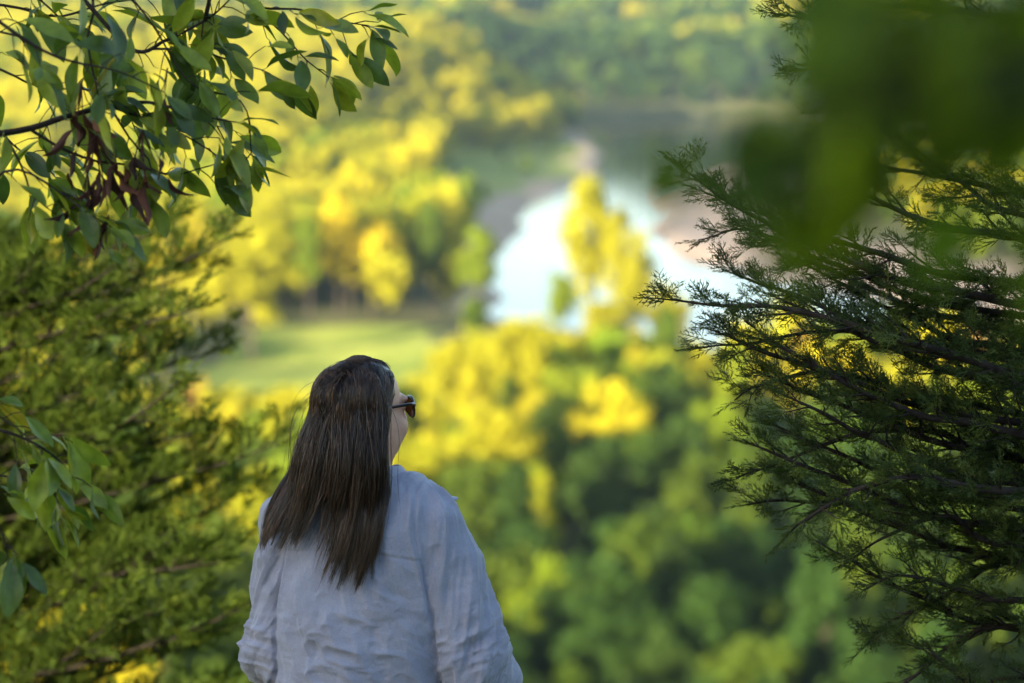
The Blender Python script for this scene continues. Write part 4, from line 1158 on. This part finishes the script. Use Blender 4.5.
def leafy_branch_tree(name, label, cat, base, ttop, twigs, protos_, lmat, seed, step, scl=1.0, trunk_r=0.06, hang=0.5, dead=None, bark=None, twig_r=0.004, extra=None):
    g = np.random.default_rng(seed); base = np.array(base, float); ttop = np.array(ttop, float)
    root = thing(name, label, cat, base)
    bark = bark or TWB
    tk = Acc(); tube(tk, spline([base + (0, 0, -.3), (base + ttop) / 2 + (.05, .03, 0), ttop], 14) - base, np.linspace(trunk_r, trunk_r * .4, 14), 10)
    obj('trunk', tk.build('trunk', bark, True), root)
    pos, dr, up, sc, tn = [], [], [], [], []
    for cp, r0, l0, l1 in twigs:
        cp = np.array(cp, float); L = np.linalg.norm(np.diff(cp, axis=0), axis=1).sum(); n = max(8, int(L / 0.03)); P = spline(cp, n)
        P = P + 0.008 * np.stack([noise3(P * 8, 3), noise3(P * 8, 4), noise3(P * 8, 5)], -1)
        br = Acc(); tube(br, P - base, np.linspace(r0, 0.0013, n), 6); 
        D = unit(np.gradient(P, axis=0)); al = np.linspace(0, L, n); s = L * l0; side = 1
        while s < L * l1:
            i = min(int(s / L * n), n - 1); d = D[i]
            # short shoot with two or three leaves, or a single leaf
            sh = g.uniform(.02, .07); q = unit(d * .5 + np.cross(d, unit(g.normal(size=3))) * .9 + (0, 0, -.1))
            e = P[i] + q * sh; tube(br, [P[i] - base, (P[i] + e) / 2 + (0, 0, .004) - base, e - base], [.0014, .0012, .0009], 4)
            for k in range(g.integers(1, 4)):
                ld = unit(q * .7 + d * .4 + g.normal(size=3) * .55 + (0, 0, -hang)); pos.append(e); dr.append(ld)
                up.append(g.normal(size=3) * .6 + (0.1, -0.3, 1)); sc.append(scl * g.uniform(.42, 1.2)); tn.append(g.uniform(0, 1))
            s += step * g.uniform(.5, 1.5)
        for k in range(3):
            pos.append(P[-1]); dr.append(unit(D[-1] + g.normal(size=3) * .4 + (0, 0, -hang * .5))); up.append(g.normal(size=3) * .5 + (0, -.2, 1)); sc.append(scl * g.uniform(.6, 1)); tn.append(g.uniform(0, 1))
        obj('branch', br.build('branch', bark, True), root)
    v, f, t = place_sprays(protos_, np.array(pos), np.array(dr), np.array(up, float), np.array(sc), g, np.array(tn))
    if extra is not None: pass
    obj('foliage', new_mesh('foliage', v - base, f, lmat, True, {'tint': ('POINT', t)}), root)
    if dead:
        for (ctr, n, spread) in dead:
            c0 = np.array(ctr); pp = c0 + g.normal(size=(n, 3)) * spread
            dd = unit(np.stack([g.normal(size=n) * .45, g.normal(size=n) * .45, -1 + g.normal(size=n) * .3], -1))
            v, f, t = place_sprays(DEADP, pp, dd, g.normal(size=(n, 3)), g.uniform(.55, 1.15, n), g, g.random(n))
            st = Acc(); 
            for k in range(n): tube(st, [c0 + (0, 0, .06) - base, (c0 + pp[k]) / 2 + (0, 0, .02) - base, pp[k] - base], [.0016, .0012, .001], 4)
            f = np.concatenate([f, np.concatenate(st.f) + len(v)]); v = np.concatenate([v - base, np.concatenate(st.v)]); t = np.concatenate([t, np.full(len(v) - len(t), .2)])
            w_ = obj('withered_leaves', new_mesh('withered_leaves', v, f, DEAD, True, {'tint': ('POINT', t)}), root); w_['label'] = 'cluster of curled dry brown leaves'
    print(name, 'leaves', len(pos))
    return root

def broad_mat(name, stops, trans, rough=0.42, spec=0.5):
    m = foliage_mat(name, tint=stops, trans=trans, rough=rough, spec=spec, noise_scale=30, var=0.28)
    return m
LM = broad_mat('leaf_blade', [(0.0, (0.045, 0.080, 0.018)), (0.4, (0.10, 0.155, 0.020)), (0.8, (0.24, 0.29, 0.022)), (0.985, (0.22, 0.23, 0.02)), (1.0, (0.30, 0.20, 0.02))], 0.38)  # lighter stops put the look of backlit leaves into the colour
DEAD = foliage_mat('dry_leaf', tint=[(0, (0.026, 0.010, 0.007)), (0.6, (0.085, 0.028, 0.014)), (1, (0.15, 0.06, 0.028))], trans=0.12, rough=0.7)
LP = [leaf_proto(k, L=0.094, Wd=0.36 + 0.04 * (k % 3), curl=0.15 + 0.12 * (k % 4), fold=0.25 + .1 * (k % 3)) for k in range(8)]
def curled(seed):
    v, f = leaf_proto(seed, L=0.085, Wd=0.18, curl=0.5, fold=1.9, wave=.06); v = v.copy(); a = v[:, 0] * 16; y, z = v[:, 1].copy(), v[:, 2].copy(); v[:, 1] = y * np.cos(a) - z * np.sin(a); v[:, 2] = y * np.sin(a) + z * np.cos(a); return v, f
DEADP = [curled(40 + k) for k in range(5)]
def tw(pts, r, l0=0.2, l1=0.98): return ([ray(*p) for p in pts], r, l0, l1)
TL = [
    tw([(-330, 60, 4.7), (-120, 150, 4.8), (0, 131, 4.9), (60, 119, 4.95), (110, 106, 5.0), (150, 100, 5.0), (195, 112, 5.0), (235, 120, 4.95)], .010, .42),
    tw([(30, 128, 4.95), (60, 148, 4.95), (95, 162, 5.0), (130, 165, 5.0), (175, 175, 5.0), (215, 165, 5.0)], .004, .3),
    tw([(-330, -60, 4.9), (-60, -50, 5.0), (60, -20, 5.1), (130, 50, 5.1), (167, 40, 5.1), (206, 18, 5.1), (235, -8, 5.1)], .008, .45),
    tw([(150, 50, 5.1), (195, 52, 5.1), (240, 66, 5.1), (262, 72, 5.1)], .003, .2),
    tw([(206, 18, 5.1), (215, -30, 5.05), (202, 30, 5.1), (210, 50, 5.1)], .003, .3),
    tw([(100, -90, 5.2), (180, -30, 5.2), (250, 5, 5.2), (300, 10, 5.2), (340, 22, 5.2), (368, 26, 5.2)], .004, .35),
    tw([(250, 5, 5.2), (285, 35, 5.2), (305, 60, 5.15), (330, 80, 5.15)], .0025, .3),
    tw([(60, -60, 4.9), (92, 0, 4.9), (88, 40, 4.9), (95, 80, 4.9), (110, 130, 4.9)], .004, .2),
    tw([(-60, -30, 4.8), (0, 20, 4.8), (35, 45, 4.8), (70, 60, 4.8), (120, 72, 4.8), (165, 92, 4.8)], .005, .2),
    tw([(-60, 60, 5.1), (0, 70, 5.1), (40, 85, 5.1), (90, 90, 5.1)], .004, .2),
    tw([(-60, 0, 5.2), (10, 5, 5.2), (60, 15, 5.2), (110, 5, 5.2), (160, -5, 5.2)], .004, .2),
    tw([(-100, 170, 4.8), (-30, 190, 4.8), (10, 170, 4.8), (50, 185, 4.8), (85, 210, 4.8), (105, 225, 4.8)], .004, .35),
    tw([(110, 106, 5.0), (135, 140, 5.0), (150, 165, 5.0), (135, 195, 5.0)], .003, .3),
    tw([(150, -60, 5.2), (170, -20, 5.2), (190, 60, 5.2), (200, 90, 5.2), (225, 140, 5.2)], .003, .25),
    tw([(-60, -50, 5.2), (20, -15, 5.2), (70, 30, 5.2), (120, 100, 5.2), (140, 140, 5.2)], .003, .2),
    tw([(-60, 100, 5.2), (-20, 110, 5.2), (20, 150, 5.2), (50, 170, 5.2), (70, 200, 5.2)], .003, .2),
    tw([(0, 131, 4.9), (20, 170, 4.85), (30, 195, 4.85), (60, 215, 4.85)], .003, .1),
    tw([(60, -60, 5.0), (120, -10, 5.0), (150, 25, 5.0), (190, 80, 5.0), (240, 100, 5.0), (250, 150, 5.0)], .003, .3),
    tw([(110, 106, 5.0), (160, 120, 5.0), (195, 140, 5.0), (232, 168, 5.0)], .003, .2),
    tw([(-40, 30, 5.0), (20, 40, 5.0), (55, 95, 5.0), (40, 135, 5.0)], .003, .25),
]
bb = np.array([-2.3, 4.7, float(height(np.array([-2.3]), np.array([4.7]))[0])])
leafy_branch_tree('broadleaf_tree', 'broadleaf tree with glossy green leaves and dry brown leaf clusters, hanging in at top left', 'tree', bb, bb + (0.35, 0.1, 3.4), TL, LP, LM, 41, 0.039, 1.05, hang=0.45,
                  dead=[(ray(82, 112, 4.85), 6, .016), (ray(98, 165, 4.85), 16, .03), (ray(88, 200, 4.85), 7, .016), (ray(143, 160, 4.85), 8, .022), (ray(168, 98, 4.85), 2, .01)])
TL2 = [
    tw([(-300, 520, 4.8), (-120, 440, 4.8), (-20, 430, 4.8), (25, 440, 4.8), (60, 462, 4.8), (78, 480, 4.8)], .006, .45),
    tw([(-120, 440, 4.9), (-40, 470, 4.9), (0, 475, 4.9), (30, 480, 4.9), (60, 500, 4.9)], .003, .4),
    tw([(-60, 470, 4.7), (-20, 500, 4.7), (0, 530, 4.7), (8, 560, 4.7)], .003, .3),
    tw([(-60, 400, 4.8), (-20, 408, 4.8), (10, 425, 4.8), (30, 440, 4.8)], .003, .35),
]
b2 = np.array([-1.95, 4.6, float(height(np.array([-1.95]), np.array([4.6]))[0])])
leafy_branch_tree('sapling', 'sapling whose low leafy twig pokes in at the left edge, one leaf yellow', 'sapling', b2, b2 + (0.15, 0.1, 2.0), TL2, LP, LM, 43, 0.045, 1.05, trunk_r=.025, hang=0.5)
# --- branch close to the camera at upper right, far out of focus
NM = broad_mat('near_leaf_blade', [(0.0, (0.025, 0.050, 0.012)), (0.4, (0.09, 0.14, 0.012)), (0.85, (0.20, 0.26, 0.012)), (1.0, (0.26, 0.32, 0.012))], 0.58, rough=0.6, spec=0.2)
NP = [leaf_proto(60 + k, L=0.075, Wd=0.85, curl=0.2, fold=.2, heart=True) for k in range(5)]
TN = [
    tw([(1900, -250, 1.35), (1500, -120, 1.3), (1200, 20, 1.3), (1050, 60, 1.28), (950, 70, 1.28), (890, 100, 1.28), (845, 150, 1.28), (815, 200, 1.28)], .006, .55, .95),
    tw([(1350, -150, 1.4), (1150, -60, 1.35), (1040, -20, 1.3), (960, 0, 1.3), (900, 30, 1.3)], .003, .3, .9),
    tw([(1350, 60, 1.35), (1180, 80, 1.3), (1080, 110, 1.28), (1000, 130, 1.28)], .003, .4, .9),
    tw([(1400, -100, 1.4), (1150, 40, 1.35), (1040, 50, 1.35), (940, 30, 1.32), (880, 60, 1.32)], .003, .3, .95),
    tw([(1300, 60, 1.2), (1150, 90, 1.25), (1060, 100, 1.25), (990, 90, 1.25)], .003, .3, .9),
]
b3 = np.array([1.35, 1.25, float(height(np.array([1.35]), np.array([1.25]))[0])])
leafy_branch_tree('redbud_tree', 'small tree with heart shaped leaves hanging out of focus at top right', 'tree', b3, b3 + (-0.25, 0.05, 2.3), TN, NP, NM, 47, 0.034, 0.72, trunk_r=.035, hang=0.6)
# ================================================================ light, air, camera
SUN_AZ = R(42)      # to the left of straight behind the camera
SUN_EL = R(13)
sdir = np.array([-math.sin(SUN_AZ) * math.cos(SUN_EL), -math.cos(SUN_AZ) * math.cos(SUN_EL), math.sin(SUN_EL)])  # towards the sun
w = bpy.data.worlds.new('World'); SC.world = w; w.use_nodes = True
nt = w.node_tree; bg = nt.nodes['Background']
sky = nt.nodes.new('ShaderNodeTexSky'); sky.sky_type = 'NISHITA'; sky.sun_disc = False
sky.sun_elevation = SUN_EL
sky.sun_rotation = math.atan2(sdir[0], sdir[1])
sky.dust_density = 1.0; sky.air_density = 1.0; sky.altitude = 200
nt.links.new(sky.outputs[0], bg.inputs[0]); bg.inputs[1].default_value = 0.115
L = bpy.data.lights.new('sun', 'SUN'); L.energy = 5.0; L.angle = R(0.6); L.color = (1.0, 0.89, 0.65)
lo = bpy.data.objects.new('sun', L); COL.objects.link(lo)
from mathutils import Vector
lo.rotation_euler = Vector((-sdir[0], -sdir[1], -sdir[2])).to_track_quat('-Z', 'Y').to_euler()
lo.location = (0, -50, 200)
# haze: one closed box of thin even air
HAZE = True
if HAZE:
    x0, x1, y0, y1, z0, z1 = -1600, 1600, -450, 4300, -6, 260
    hv = [(x0, y0, z0), (x1, y0, z0), (x1, y1, z0), (x0, y1, z0), (x0, y0, z1), (x1, y0, z1), (x1, y1, z1), (x0, y1, z1)]
    hf = [(0, 3, 2, 1), (4, 5, 6, 7), (0, 1, 5, 4), (1, 2, 6, 5), (2, 3, 7, 6), (3, 0, 4, 7)]
    m, nt, out = mat('haze_air')
    pv = nt.nodes.new('ShaderNodeVolumePrincipled'); pv.inputs['Color'].default_value = (0.58, 0.76, 1.0, 1); pv.inputs['Density'].default_value = 0.00007
    pv.inputs['Anisotropy'].default_value = 0.2
    nt.links.new(pv.outputs[0], out.inputs['Volume'])
    o = obj('haze', new_mesh('haze', hv, hf, m)); o['kind'] = 'stuff'
cd = bpy.data.cameras.new('camera'); cam = bpy.data.objects.new('camera', cd); COL.objects.link(cam); SC.camera = cam
cd.sensor_width = 36; cd.lens = FPX / 1024 * 36
cam.location = (0, 0, CAMZ); cam.rotation_euler = (R(90) - PITCH, 0, 0)
cd.clip_start = 0.05; cd.clip_end = 8000
cd.dof.use_dof = True; cd.dof.focus_distance = 5.4; cd.dof.aperture_fstop = 2.05
SC.view_settings.view_transform = 'Standard'; SC.view_settings.look = 'None'; SC.view_settings.gamma = 1.0
SC.view_settings.exposure = 2.16
SC.render.engine = 'CYCLES'
cy = SC.cycles
cy.use_denoising = True; cy.denoiser = 'OPENIMAGEDENOISE'
cy.max_bounces = 6; cy.diffuse_bounces = 3; cy.glossy_bounces = 3; cy.transmission_bounces = 5; cy.transparent_max_bounces = 6; cy.volume_bounces = 0
cy.caustics_reflective = False; cy.caustics_refractive = False
cy.sample_clamp_indirect = 6
